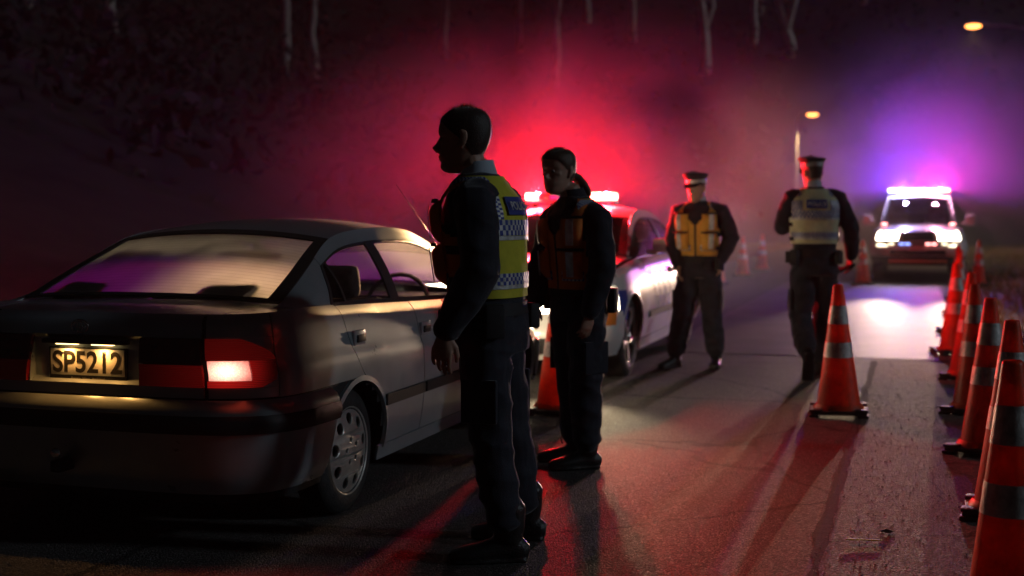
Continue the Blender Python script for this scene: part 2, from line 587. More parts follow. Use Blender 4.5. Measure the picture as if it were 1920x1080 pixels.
road = sheet('road', -5.2, 0.95, -40, 63, 0.0, M['road'], 0.06, 0.35, 3)
sheet('verge', 0.95, 14, -40, 63, -0.03, M['soil'])
sheet('verge', -9.5, -5.2, -40, 63, -0.03, M['soil'])
sheet('road_patch_edge', -0.385, 0.405, -3, 12.36, 0.002, mat('dark_tar', (0.03, 0.027, 0.026), 0.95, vary=0.4, vscale=20, bump=0.6, bscale=70), 0.03, 0.05, 31)
patch_a = sheet('road_patch', -0.33, 0.36, -3, 12.3, 0.004, M['patch'], 0.022, 0.05, 11)
sheet('road_patch', -2.5, 0.42, 12.6, 26.6, 0.004, mat('concrete_patch', (0.105, 0.096, 0.09), 0.62, vary=0.35, vscale=1.6, bump=0.5, bscale=40), 0.03, 0.2, 21)

# loose chips lying on the patch (nobody could count them)
rv, rf = [], []
rng = np.random.default_rng(5)
for k in range(3000):
    y = 3.2 + 8.5 * rng.random() ** 1.6
    x = (-0.36 + 0.80 * rng.random()) if k < 2300 else (-1.4 + 2.3 * rng.random())
    s = 0.0016 + 0.0034 * rng.random() ** 2
    b0 = len(rv); a = rng.random() * 6.28
    e = 0.6 + rng.random()
    for q in range(4):
        rv.append((x + s * e * math.cos(a + q * PI / 2), y + s * math.sin(a + q * PI / 2), 0.0042 + s * 0.15 * rng.random()))
    rv.append((x + s * 0.3 * rng.normal(), y + s * 0.3 * rng.normal(), 0.0042 + s * (0.7 + 0.7 * rng.random())))
    rf += [(b0, b0 + 1, b0 + 4), (b0 + 1, b0 + 2, b0 + 4), (b0 + 2, b0 + 3, b0 + 4), (b0 + 3, b0, b0 + 4)]
tag(obj('loose_chips', from_np('loose_chips', rv, rf), mat('pale_stone_chip', (0.18, 0.16, 0.15), 0.6, vary=0.6, vscale=90)),
    'pale stone chips scattered loose over the patched strip of road', 'gravel', kind='stuff')

# dry grass on the verge to the right and along the far left edge
def grass(name, areas, label, m):
    gv, gf = [], []
    for (x0, x1, y0, y1, n, h) in areas:
        for k in range(n):
            x = x0 + (x1 - x0) * rng.random(); y = y0 + (y1 - y0) * rng.random()
            hh = h * (0.4 + rng.random()); a = rng.random() * 6.28
            lx, ly = rng.normal(0, 0.45, 2) * hh
            w = 0.004 + 0.006 * rng.random() + 0.0003 * y
            b0 = len(gv)
            gv += [(x - w * math.cos(a), y - w * math.sin(a), -0.04), (x + w * math.cos(a), y + w * math.sin(a), -0.04),
                   (x + lx * 0.5 + w * 0.6 * math.cos(a), y + ly * 0.5, -0.03 + hh * 0.7), (x + lx, y + ly, -0.03 + hh)]
            gf += [(b0, b0 + 1, b0 + 2), (b0, b0 + 2, b0 + 3)]
    return tag(obj(name, from_np(name, gv, gf), m), label, 'grass', kind='stuff')
M['grass'] = mat('dry_grass', (0.20, 0.14, 0.055), 0.8, vary=0.5, vscale=5, transl=0.25)
grass('dry_grass', [(0.98, 3.5, 5.0, 14, 9000, 0.07), (0.98, 8, 14, 60, 16000, 0.12), (-8.5, -5.25, 6, 60, 12000, 0.14)],
      'short dry brown grass covering the roadside verges', M['grass'])

# small litter
bm = bmesh.new()
tube(bm, [((-0.075, 0, 0.012), 0.004, 0.003), ((-0.02, 0.004, 0.011), 0.0055, 0.003), ((0.07, -0.006, 0.010), 0.003, 0.0025)], 6)
st = obj('dry_leaf_stalk', bm, mat('yellow_stalk', (0.80, 0.56, 0.03), 0.5, vary=0.3, vscale=60), loc=(-0.185, 5.42, 0.003))
st.rotation_euler = (0, 0, YAW - 0.04)
tag(st, 'thin yellow leaf stalk lying on the patched strip of road', 'leaf')
bm = bmesh.new()
vv = [bm.verts.new(p) for p in ((-0.035, 0, 0.010), (0, 0.012, 0.016), (0.036, 0.002, 0.006), (0, -0.012, 0.004))]
bm.faces.new(vv)
bmesh.ops.solidify(bm, geom=list(bm.faces), thickness=0.002)
lf = obj('dead_leaf', bm, mat('dead_leaf', (0.035, 0.02, 0.012), 0.7), loc=(-0.10, 5.61, 0.002))
lf.rotation_euler = (0, 0, 0.25)
tag(lf, 'small dark dead leaf beside the yellow stalk on the road', 'leaf')

# ================================================================== vehicles
def lerp(a, b, t): return a + (b - a) * t

class Car:
    """body surface P(T, v): T runs round the plan from the rear centre (0) by the right side (1..2) to the
    front centre (3); v runs from the sill (0) to the belt line (1).  Local x right, y forward, z up."""
    def __init__(s, root, **k):
        s.root = root
        s.hole = False
        s.__dict__.update(k)
        for n in ('ztop', 'wf', 'yrear', 'yfront', 'zr', 'xr', 'crown'):
            setattr(s, n, spline(getattr(s, n)))
    def plan(s, T, v):
        w = s.W * s.wf(v)
        if T <= 1:
            t = T * PI / 2; a, c = math.sin(t), math.cos(t)
            r = (a ** s.p + c ** s.p) ** (-1 / s.p)
            return w * r * a, s.yc - (s.yc - s.yrear(v)) * r * c
        if T <= 2:
            return w, s.yc + (T - 1) * (s.yf - s.yc)
        t = (T - 2) * PI / 2; a, c = math.sin(t), math.cos(t)
        r = (a ** s.q + c ** s.q) ** (-1 / s.q)
        return w * r * c, s.yf + (s.yfront(v) - s.yf) * r * a
    def P(s, T, v, off=0.0):
        sg = 1
        if T < 0: sg, T = -1, -T
        if T > 3: sg, T = -1, 6 - T
        x, y = s.plan(T, v)
        if off:
            x1, y1 = s.plan(min(3, T + 0.01), v); x0, y0 = s.plan(max(0, T - 0.01), v)
            dx, dy = x1 - x0, y1 - y0
            d = math.hypot(dx, dy) or 1
            x += off * dy / d; y -= off * dx / d
        return Vector((sg * x, y, s.zb + v * (s.ztop(y) - s.zb)))
    def V(s, z, y): return (z - s.zb) / (s.ztop(y) - s.zb)
    def Tx(s, x, v=0.5, front=False):
        X = min(1, abs(x) / (s.W * s.wf(v)))
        p = s.q if front else s.p
        Y = (1 - X ** p) ** (1 / p)
        return 2 + math.atan2(Y, X) * 2 / PI if front else math.atan2(X, Y) * 2 / PI
    def Ty(s, y, v=0.5):
        if y < s.yc:
            Y = min(1, (s.yc - y) / (s.yc - s.yrear(v)))
            return math.atan2((1 - Y ** s.p) ** (1 / s.p), Y) * 2 / PI
        if y <= s.yf: return 1 + (y - s.yc) / (s.yf - s.yc)
        Y = min(1, (y - s.yf) / (s.yfront(v) - s.yf))
        return 2 + math.atan2(Y, (1 - Y ** s.q) ** (1 / s.q)) * 2 / PI
    def arch(s, y, base, extra=0.0):
        for ya in (s.ya, s.yb):
            R = s.R + extra
            if abs(y - ya) < R:
                base = max(base, s.wr + math.sqrt(R * R - (y - ya) ** 2))
        return base
    def panel(s, name, T0, T1, z0, z1, m, nu=20, nv=8, sg=1, off=0.0, lip=0.012, arch=False, extra=0.0, parent=None, us=None, matfn=None, keep=None):
        f = lambda q, b: q(b) if callable(q) else q
        def fn(a, b):
            T = lerp(f(T0, b), f(T1, b), a)
            _, y = s.plan(6 - T if T > 3 else abs(T), 0.5)
            lo = f(z0, y); hi = f(z1, y)
            if arch: lo = s.arch(y, lo, extra)
            z = lerp(lo, hi, b)
            v = s.V(z, y)
            o = off(b) if callable(off) else off
            p = s.P(T, min(1, max(0, v)), o)
            p.z = s.zb + v * (s.ztop(p.y) - s.zb) if v <= 1 else z
            p.x *= sg
            return p
        return patch(name, fn, nu, nv, m, parent or s.root, lip=lip, flip=sg < 0, us=us, matfn=matfn, keep=keep)
    def B(s, y): return s.W * s.wf(1.0) * s.bk, s.ztop(y)
    def G(s, y, t, sg=1, off=0.0):
        xb, zb = s.B(y)
        # the front of the bonnet narrows, so does the base of the windscreen pillar
        xr, zr = s.xr(y), max(s.zr(y), zb + 0.002)
        x = lerp(xb, xr, t) + 0.02 * math.sin(PI * min(1, t)) + off
        return Vector((sg * x, y, lerp(zb, zr, t)))
    def gpanel(s, name, y0, y1, t0, t1, m, nu=16, nv=8, sg=1, off=0.0, lip=0.01, parent=None):
        f = lambda q, b: q(b) if callable(q) else q
        def fn(a, b):
            t = lerp(t0, t1, b)
            return s.G(lerp(f(y0, t), f(y1, t), a), t, sg, off)
        return patch(name, fn, nu, nv, m, parent or s.root, lip=lip, flip=sg < 0)
    def across(s, y, u, off=0.0, inset=0.0):
        xr = s.xr(y) - inset
        return Vector((u * xr, y, s.zr(y) + s.crown(y) * (1 - abs(u) ** 2.2) + off))

def wheel(parent, loc, sg, r, rim_r, width, style):
    w = empty('wheel'); w.parent = parent; w.location = loc
    bm = bmesh.new()
    h = width / 2
    prof = [(-h + 0.01, rim_r * 0.96), (-h, rim_r * 1.06), (-h + 0.004, (r + rim_r) / 2), (-h + 0.018, r * 0.965), (-h + 0.04, r), (0, r * 1.004),
            (h - 0.04, r), (h - 0.018, r * 0.965), (h - 0.004, (r + rim_r) / 2), (h, rim_r * 1.06), (h - 0.01, rim_r * 0.96)]
    lathe(bm, prof, 48)
    # tread blocks: shallow grooves round the tyre
    t = autosmooth(obj('tyre', bm, M['tyre'], w), 50)
    bm = bmesh.new()
    for gx in (-0.3, 0.0, 0.3):
        lathe(bm, [(gx * width - 0.004, r * 1.0035), (gx * width - 0.004, r * 1.0075), (gx * width + 0.004, r * 1.0075), (gx * width + 0.004, r * 1.0035)], 48)
    obj('tread_groove', bm, M['black'], w)
    bm = bmesh.new()
    lathe(bm, [(sg * (h - 0.07), 0.005), (sg * (h - 0.07), rim_r * 0.9), (sg * (h - 0.02), rim_r * 0.93), (sg * (h - 0.006), rim_r * 1.0), (sg * (h - 0.004), rim_r * 1.02), (sg * (h - 0.012), rim_r * 0.975)], 48)
    obj('rim_well', bm, M['black'] if style == 'cover' else M['trim'], w, smooth=True)
    C = lambda R, n=56, cx=0, cyy=0: [(cx + R * math.cos(2 * PI * k / n), cyy + R * math.sin(2 * PI * k / n)) for k in range(n)]
    holes = []
    if style == 'cover':
        for k in range(9):
            a = 2 * PI * k / 9 + 0.2
            ca, sa = math.cos(a), math.sin(a)
            loop = []
            for j in range(18):
                q = 2 * PI * j / 18
                rr = rim_r * (0.76 + 0.15 * math.cos(q)); tt = rim_r * 0.155 * math.sin(q) * (1 + 0.15 * math.cos(q))
                loop.append((rr * ca - tt * sa, rr * sa + tt * ca))
            holes.append(loop)
        for k in range(5):
            a = 2 * PI * k / 5 + 0.5
            holes.append(C(rim_r * 0.075, 14, rim_r * 0.27 * math.cos(a), rim_r * 0.27 * math.sin(a)))
    else:
        for k in range(5):
            a = 2 * PI * k / 5 + 0.3
            loop = []
            for (rr, da) in ((0.30, -0.30), (0.30, 0.30), (0.60, 0.46), (0.90, 0.50), (0.93, 0.25), (0.94, 0), (0.93, -0.25), (0.90, -0.50), (0.60, -0.46)):
                loop.append((rim_r * rr * math.cos(a + da), rim_r * rr * math.sin(a + da)))
            holes.append(loop)
    me = curve2d(C(rim_r * 0.985), holes, 0.006, 0.004)
    # dish the disc and stand it up: local (x,y) -> (y,z), local z -> x
    for v in me.vertices:
        x, y, z = v.co
        d = math.hypot(x, y) / rim_r
        dish = 0.022 * (1 - d ** 2.5)
        v.co = (sg * (h - 0.02 + z + (dish if style == 'cover' else -0.02 + 0.02 * d)), x, y)
    autosmooth(obj('rim', me, M['rim'], w), 40)
    bm = bmesh.new()
    lathe(bm, [(sg * (h - 0.03), rim_r * 0.99), (sg * (h - 0.004), rim_r * 1.0), (sg * (h - 0.001), rim_r * 1.035), (sg * (h - 0.012), rim_r * 1.045)], 48)
    obj('rim_edge', bm, M['rim'], w, smooth=True)
    if style != 'cover':
        bm = bmesh.new()
        ball(bm, (sg * (h - 0.02), 0, 0), (0.025, rim_r * 0.17, rim_r * 0.17))
        obj('hub_cap', bm, M['chrome'], w, smooth=True)
    return w

def seat(parent, x, y, z, front=True):
    bm = bmesh.new()
    wd = 0.25 if front else 0.62
    box(bm, (x, y, z), (wd * 2, 0.48, 0.16), None, 0.05)
    box(bm, (x, y - 0.27, z + 0.32), (wd * 2, 0.15, 0.56), Matrix.Rotation(0.22, 3, 'X'), 0.05)
    autosmooth(obj('seat', bm, M['seat'], parent), 60)
    for xx in ([x] if front else [x - 0.36, x + 0.36]):
        bm = bmesh.new()
        box(bm, (xx, y - 0.37, z + 0.68), (0.26, 0.10, 0.17), Matrix.Rotation(0.2, 3, 'X'), 0.04)
        box(bm, (xx - 0.05, y - 0.345, z + 0.57), (0.012, 0.012, 0.14))
        box(bm, (xx + 0.05, y - 0.345, z + 0.57), (0.012, 0.012, 0.14))
        autosmooth(obj('headrest', bm, M['seat'], parent), 60)

def base_shell(c, root):
    bm_keep = lambda a, b: True
    def fn(a, b):
        T = a * 6
        p = c.P(T, b, -0.014)
        return p
    def keep(a, b):
        T = a * 6
        p = c.P(T, b, -0.014)
        for ya in (c.ya, c.yb):
            if (p.y - ya) ** 2 + (p.z - c.wr) ** 2 < (c.R - 0.006) ** 2 and abs(p.x) > c.W * 0.6:
                return False
        if c.hole and p.y < 0.3 and abs(p.x) < 0.28 and 0.655 < p.z < 0.875:
            return False
        return True
    us = sorted(set([i / 240 for i in range(241)]))
    patch('inner_shell', fn, 240, 24, M['black'], root, keep=keep, us=us)
    bm = bmesh.new()
    # floor pan and wheel wells
    box(bm, (0, c.L / 2, c.zb + 0.05), (c.W * 1.45, c.L * 0.9, 0.04))
    for ya in (c.ya, c.yb):
        for sg in (-1, 1):
            n = 16
            ri, ro = [], []
            for k in range(n + 1):
                t = PI * k / n
                y = ya + (c.R + 0.008) * math.cos(t); z = c.wr + (c.R + 0.008) * math.sin(t)
                ri.append(bm.verts.new((sg * c.W * 0.62, y, z))); ro.append(bm.verts.new((sg * (c.W * c.wf(0.3) - 0.02), y, z)))
            for k in range(n):
                bm.faces.new((ri[k], ri[k + 1], ro[k + 1], ro[k]))
            bm.faces.new(ri)
    obj('underbody', bm, M['black'], root)

def greenhouse(c, root, paint, y_rg0, y_rg1, y_ws0, y_ws1, rearglass, sideglass, wr, wfr, bars, top=0.86, front=None):
    """roof, pillars and windows.  y_rg*: rear glass bottom/top, y_ws*: windscreen top/bottom, wr/wfr: side window rear/front edges as f(t)"""
    patch('roof', lambda a, b: c.across(lerp(y_rg1, y_ws0, a), lerp(-1, 1, b), 0.004), 26, 18, paint, root, lip=0.015, flip=True)
    bulge = c.bulge
    def rg(a, b, off=0.0, ins=0.0):
        u = lerp(-1, 1, a)
        y = lerp(y_rg0, y_rg1, b)
        p = c.across(y, u * (1 - ins))
        p.y -= bulge * (1 - u * u) * (1 - 0.6 * b)
        p.z += off
        return p
    g = patch('rear_window', lambda a, b: rg(lerp(0.035, 0.965, a), lerp(0.05, 0.945, b), 0.001), 24, 12, rearglass, root)
    patch('seal', lambda a, b: rg(a, b, 0.006), 40, 24, M['black'], g, keep=lambda a, b: a < 0.045 or a > 0.955 or b < 0.06 or b > 0.935, lip=0.01)
    def ws(a, b, off=0.0):
        u = lerp(-1, 1, a)
        y = lerp(y_ws1, y_ws0, b)
        p = c.across(y, u)
        p.y += 0.10 * (1 - u * u) * (1 - 0.7 * b)
        p.z += off
        return p
    w = patch('windscreen', lambda a, b: ws(lerp(0.04, 0.96, a), lerp(0.03, 0.96, b), 0.001), 24, 12, front or M['glass'], root, flip=True)
    patch('seal', lambda a, b: ws(a, b, 0.006), 40, 24, M['black'], w, keep=lambda a, b: a < 0.045 or a > 0.955 or b < 0.05 or b > 0.95, flip=True)
    ye = y_ws1 - 0.02
    for sg in (1, -1):
        # rear pillar, roof rail with windscreen pillar, belt strip
        c.gpanel('rear_pillar', y_rg0 - 0.05, lambda t: wr(t) - 0.012, 0.0, 1.0, paint, 14, 10, sg)
        c.gpanel('roof_rail', lambda t: wr(0.9) - 0.02, ye, top, 1.03, paint, 50, 4, sg, 0.004)
        c.gpanel('window_trim', lambda t: wr(0) - 0.01, ye, -0.02, 0.055, M['trim'], 40, 2, sg, 0.006)
        c.gpanel('drip_rail', lambda t: wr(0.9) - 0.01, ye, top - 0.035, top, M['trim'], 40, 2, sg, 0.003)
        edges = [wr] + [b for b in bars] + [wfr]
        for k in range(len(edges) - 1):
            l0 = edges[k]; l1 = edges[k + 1]
            a0 = l0 if k == 0 else l0[1]
            a1 = l1 if k == len(edges) - 2 else l1[0]
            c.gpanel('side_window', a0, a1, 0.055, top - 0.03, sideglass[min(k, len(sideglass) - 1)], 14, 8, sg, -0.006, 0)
        for (b0, b1) in bars:
            c.gpanel('window_pillar', b0, b1, 0.0, top, M['trim'], 3, 8, sg, 0.004)
        # trim along the rear edge of the side window
        c.gpanel('window_surround', lambda t: wr(t) - 0.012, lambda t: wr(t) + 0.012, 0.0, top, M['trim'], 2, 8, sg, 0.005)
    return g

def lens_panel(c, name, T0, T1, z0, z1, m, parent, off=0.012, nu=12, nv=5, sg=1, lip=0.02):
    return c.panel(name, T0, T1, z0, z1, m, nu, nv, sg, off, lip, parent=parent)

# ------------------------------------------------------------------ the silver saloon
def silver_saloon():
    root = empty('silver_car', (-3.23, 4.36, 0))
    tag(root, 'silver saloon car seen from behind with fogged rear window and lit right tail lamp', 'car')
    c = Car(root, L=4.25, W=0.845, zb=0.20, p=5.0, q=3.2, yc=0.75, yf=3.3, ya=0.92, yb=3.45, R=0.325, wr=0.285, bk=0.985, bulge=0.05, hole=True,
            ztop=[(0, .945), (.3, .957), (.6, .962), (.9, .952), (1.55, .925), (2.2, .90), (2.9, .885), (3.4, .84), (4.0, .75), (4.3, .69)],
            wf=[(0, .945), (.22, .985), (.42, 1.0), (.60, 1.0), (.70, .992), (.74, .978), (.9, .945), (.96, .925), (1, .89)],
            yrear=[(0, .10), (.3, .06), (.6, .055), (.82, .075), (.92, .10), (.97, .125), (1, .17)],
            yfront=[(0, 4.20), (.4, 4.25), (.7, 4.22), (.9, 4.15), (1, 4.05)],
            zr=[(.45, .962), (.55, .985), (.75, 1.065), (1.0, 1.165), (1.2, 1.235), (1.45, 1.268), (1.8, 1.28), (2.15, 1.265), (2.45, 1.195), (2.75, 1.06), (3.1, .89)],
            xr=[(.45, .655), (.75, .625), (1.2, .56), (1.7, .555), (2.2, .555), (2.45, .57), (3.1, .69)],
            crown=[(.45, .018), (.8, .03), (1.2, .045), (1.8, .055), (2.4, .045), (3.1, .02)])
    paint = M['silver']
    base_shell(c, root)
    g = 0.006
    t_lid = lambda v=0.7: c.Tx(0.545, v)
    TL = t_lid()
    TO = c.Ty(0.205, 0.72)
    # boot lid, rear face in pieces round the plate recess
    lid = c.panel('boot_lid', -TL, TL, 0.862, lambda y: c.ztop(y), paint, 40, 10)
    c.panel('lid_lower_edge', -TL, TL, 0.628, 0.672, paint, 40, 3, parent=lid)
    def deck(a, b, x0, x1):
        x = lerp(x0, x1, a)
        T = c.Tx(abs(x), 1.0)
        pe = c.P(T if x > 0 else -T, 1.0)
        y = lerp(pe.y, 0.60, b)
        z = c.ztop(y) + 0.022 * (1 - (x / 0.76) ** 2) * math.sin(PI * min(1, b * 0.75 + 0.0) * 0.9)
        return Vector((x, y, z))
    patch('lid_top', lambda a, b: deck(a, b, -0.565, 0.565), 30, 12, paint, lid, lip=0.012)
    for sg in (1, -1):
        patch('rear_shoulder', lambda a, b: deck(a, b, 0.572 * sg, 0.748 * sg), 8, 12, paint, root, lip=0.012, flip=sg < 0)
        # lamps: the inner half on the lid, the outer half on the wing
        T1 = c.Tx(0.268, 0.7)
        inner = lens_panel(c, 'lid_lamp', T1, TL, 0.672, 0.758, M['reddim'], root, 0.010, sg=sg)
        lens_panel(c, 'lamp_upper', T1, TL, 0.762, 0.86, M['smokelens'], inner, 0.010, sg=sg)
        ty = lambda b: lerp(TO + 0.035, TO - 0.01, b)
        T2 = TL + 0.012
        outer = lens_panel(c, 'tail_lamp', T2, lambda b: lerp(TO - 0.03, TO + 0.01, b), 0.672, 0.698, M['redlit'], root, 0.012, sg=sg)
        lens_panel(c, 'lamp_upper', T2, lambda b: TO + lerp(0.02, -0.075, b ** 1.8), 0.778, 0.862, M['reddim'], outer, 0.012, sg=sg)
        lens_panel(c, 'lamp_side', lambda b: TO - 0.055, lambda b: TO + lerp(0.012, 0.022, b), 0.699, 0.777, M['redlit'], outer, 0.012, sg=sg, nu=5)
        if sg > 0:
            lens_panel(c, 'brake_light', T2 + 0.004, TO - 0.058, 0.700, 0.776, M['brake'], outer, 0.013, sg=sg)
            lp = c.P(TL + 0.10, c.V(0.735, 0.12), 0.05)
            light('brake_glow', 'SPOT', outer, lp, BRAKE_W, (1.0, 0.07, 0.03), 0.04, lp + Vector((0.35, -1.0, -0.25)), 150, 0.8)
        else:
            lens_panel(c, 'brake_light', T2 + 0.004, TO - 0.058, 0.700, 0.776, M['brake_dim'], outer, 0.013, sg=sg)
        # wing
        redge = lambda b: c.Ty(DE(lerp(0.60, 0.945, b)), 0.6)
        c.panel('wing', lambda b: TO + 0.026, lambda b: c.Ty(DE(lerp(0.625, 0.945, b)) - g, 0.6), 0.625, lambda y: c.ztop(y), paint, 70, 14, sg, arch=True)
        c.panel('lamp_surround', TL + 0.012, TO + 0.024, 0.669, 0.865, paint, 14, 8, sg, -0.003, 0)
        c.panel('wing_under_lamp', TL + 0.012, TO + 0.022, 0.628, 0.668, paint, 14, 3, sg)
        c.panel('wing_over_lamp', TL + 0.012, TO + 0.022, 0.866, lambda y: c.ztop(y), paint, 14, 6, sg)
        # doors
        d = c.panel('rear_door', lambda b: c.Ty(door_edge(c, b), 0.6), c.Ty(1.695), 0.265, lambda y: c.ztop(y) - 0.004, paint, 60, 18, sg, arch=True)
        door_bits(c, d, 0.955, 0.80, 1.20, 1.688, sg)
        d = c.panel('front_door', c.Ty(1.703), c.Ty(2.80), 0.265, lambda y: c.ztop(y) - 0.004, paint, 24, 18, sg)
        door_bits(c, d, 1.775, 0.775, 1.71, 2.79, sg)
        c.panel('front_wing', c.Ty(2.806), 2.62, 0.265, lambda y: c.ztop(y), paint, 60, 12, sg, arch=True)
        c.panel('sill', c.Ty(1.20), c.Ty(3.12), 0.19, 0.259, paint, 20, 3, sg, -0.004)
        # arch lip, headlamp
        for ya in (c.ya, c.yb):
            def fn(a, b, ya=ya, sg=sg):
                t = lerp(-0.12, PI + 0.12, a)
                y = ya + (c.R + lerp(-0.004, 0.02, b)) * math.cos(t); z = c.wr + (c.R + lerp(-0.004, 0.02, b)) * math.sin(t)
                p = c.P(c.Ty(y), min(1, max(0, c.V(z, y))), lerp(0.006, 0.003, b))
                return Vector((sg * p.x, y, z))
            patch('arch_lip', fn, 30, 2, paint, root, lip=0.02, flip=sg > 0)
        hl = lens_panel(c, 'headlamp', 2.45, 2.78, 0.54, 0.66, M['dimlamp'], root, 0.01, sg=sg)
        hp = c.P(2.66, c.V(0.60, 4.1), 0.08); hp.x *= sg
        light('headlamp_beam', 'SPOT', hl, hp, 45.0, (1.0, 0.80, 0.52), 0.05, hp + Vector((0, 6, -0.1)), 100, 0.8)
        wheel(root, (sg * 0.705, c.ya, c.wr), sg, 0.285, 0.195, 0.165, 'cover')
        wheel(root, (sg * 0.705, c.yb, c.wr), sg, 0.285, 0.195, 0.165, 'cover')
    # plate recess
    yr = 0.105
    bm = bmesh.new()
    X = 0.262
    q = [(-X, yr, .69), (X, yr, .69), (X, yr - .005, .85), (-X, yr - .005, .85)]
    f = [(-X, .062, .669), (X, .062, .669), (X, .085, .866), (-X, .085, .866)]
    vq = [bm.verts.new(p) for p in q]; vf = [bm.verts.new(p) for p in f]
    bm.faces.new(vq)
    for k in range(4):
        bm.faces.new((vf[k], vf[(k + 1) % 4], vq[(k + 1) % 4], vq[k]))
    obj('plate_recess', bm, M['silver'], lid)
    pl = boxobj('number_plate', (0, 0.096, 0.742), (0.372, 0.012, 0.142), M['black'], root, 0.004)
    face = boxobj('plate_face', (0, 0.0885, 0.752), (0.352, 0.004, 0.108), M['plate'], pl, 0.002)
    basis(obj('plate_lettering', text_mesh('SP5212', 0.122, 0.0008, 0.92, 0.0026), M['ink'], pl), (1, 0, 0), (0, 0, 1), (0, 0.0858, 0.748))
    basis(obj('dealer_lettering', text_mesh("Perry's  West  Auckland", 0.0155, 0.0004, 1.05), M['fadedink'], pl), (1, 0, 0), (0, 0, 1), (0, 0.0893, 0.684))
    for xx in (-0.115, 0.085):
        bm = bmesh.new(); ball(bm, (xx, 0.086, 0.788), (0.005, 0.003, 0.005), 8, 6)
        obj('plate_screw', bm, M['trim'], pl, smooth=True)
    # lamp housing over the plate with two small lamps
    hz = boxobj('plate_lamp', (0, 0.080, 0.838), (0.40, 0.040, 0.018), M['trim'], lid, 0.005)
    for xx in (-0.085, 0.085):
        boxobj('bulb_window', (xx, 0.076, 0.8275), (0.10, 0.02, 0.006), M['platelamp'], hz, 0.002)
        light('plate_glow', 'SPOT', hz, (xx, 0.068, 0.820), PLATE_W, (1.0, 0.44, 0.10), 0.012, (xx * 0.9, 0.078, 0.60), 165, 0.9)
    # maker's emblem: three ovals
    em = empty('emblem'); em.parent = lid; em.location = (-0.025, 0.078, 0.900)
    def oval(cx, cz, a, b, r, n=36):
        bm = bmesh.new()
        rings = []
        for k in range(n):
            t = 2 * PI * k / n
            ring = []
            for j in range(6):
                w = 2 * PI * j / 6
                ring.append(bm.verts.new((cx + (a + r * math.cos(w)) * math.cos(t), -r * math.sin(w), cz + (b + r * math.cos(w)) * math.sin(t))))
            rings.append(ring)
        for k in range(n):
            for j in range(6):
                bm.faces.new((rings[k][j], rings[(k + 1) % n][j], rings[(k + 1) % n][(j + 1) % 6], rings[k][(j + 1) % 6]))
        obj('emblem_ring', bm, M['chrome'], em, smooth=True)
    oval(0, 0, 0.040, 0.027, 0.003); oval(0, 0.006, 0.028, 0.0125, 0.0024); oval(0, -0.001, 0.0125, 0.0255, 0.0024)
    # bumpers
    prof = spline([(0, .0), (.15, .02), (.45, .032), (.6, .040), (.8, .050), (.92, .046), (1, .012)])
    te = c.Ty(0.585, 0.4)
    bp = c.panel('rear_bumper', -te, te, 0.235, 0.622, paint, 90, 16, off=lambda b: prof(b), arch=False)
    c.panel('rubbing_strip', -te, te, 0.492, 0.566, M['trim'], 90, 4, off=lambda b: 0.058 + 0.008 * math.sin(PI * b), lip=0.02, parent=bp)
    tf = c.Ty(3.80, 0.4)
    c.panel('front_bumper', tf, 6 - tf, 0.25, 0.53, paint, 50, 8, off=0.03)
    c.panel('grille', 2.80, 3.20, 0.55, 0.66, M['trim'], 12, 3, off=0.005)
    patch('bonnet', lambda a, b: bonnet(c, a, b, 2.90), 24, 16, paint, root, lip=0.01, flip=True)
    for sg in (1, -1):
        c.panel('nose', 2.62 if sg > 0 else 2.62, 3.0, 0.66, lambda y: c.ztop(y), paint, 12, 4, sg)
    # tow eye under the bumper
    bm = bmesh.new(); ball(bm, (-0.07, -0.03, 0.395), (0.024, 0.02, 0.022), 12, 8)
    tb = obj('tow_ball', bm, M['chrome'], root, smooth=True)
    boxobj('tow_bar', (-0.07, 0.06, 0.34), (0.05, 0.2, 0.05), M['black'], tb, 0.01)
    # exhaust
    pipe('exhaust_pipe', [(-0.48, 0.35, 0.235), (-0.48, 0.035, 0.23)], 0.024, M['trim'], root)
    gl = greenhouse(c, root, paint, 0.53, 1.20, 2.42, 3.06, M['fogged'], [M['tint'], M['tint'], M['glass']],
                    lambda t: 0.84 + 0.155 * t ** 1.3 + 0.10 * max(0, t - 0.6) ** 1.5, lambda t: 2.93 - 0.62 * t ** 0.9,
                    [(lambda t: 1.00 + 0.03 * t - 0.02, lambda t: 1.00 + 0.03 * t + 0.0), (lambda t: 1.515 + 0.0 * t, lambda t: 1.625 - 0.01 * t)], front=M['misted'])
    # interior
    for x in (-0.36, 0.36): seat(root, x, 2.05, 0.33)
    seat(root, 0, 1.25, 0.30, False)
    boxobj('parcel_shelf', (0, 0.72, 0.935), (1.15, 0.36, 0.02), M['seat'], root, 0.006)
    boxobj('dashboard', (0, 2.80, 0.80), (1.25, 0.36, 0.18), M['trim'], root, 0.05)
    bm = bmesh.new()
    pts = [((0.36 + 0.19 * math.cos(t), 2.50 + 0.07 * math.sin(t), 0.84 + 0.17 * math.sin(t)), 0.013, 0.013) for t in [2 * PI * k / 20 for k in range(21)]]
    tube(bm, pts, 8)
    obj('steering_wheel', bm, M['trim'], root, smooth=True)
    # door mirrors and aerial
    for sg in (1, -1):
        bm = bmesh.new()
        box(bm, (sg * 0.86, 2.62, 0.975), (0.16, 0.09, 0.11), None, 0.03)
        box(bm, (sg * 0.79, 2.65, 0.925), (0.08, 0.05, 0.04), None, 0.01)
        autosmooth(obj('door_mirror', bm, paint, root), 50)
    pipe('aerial', [(0.62, 2.55, 1.15), (0.52, 2.12, 1.52)], [0.0028, 0.0016], M['trim'], root, 6)
    return root

def DE(z):      # rear edge of the rear door
    return DEs(z)
DEs = spline([(0.26, 1.24), (0.45, 1.16), (0.55, 1.06), (0.66, 0.94), (0.78, 0.87), (0.95, 0.835)])

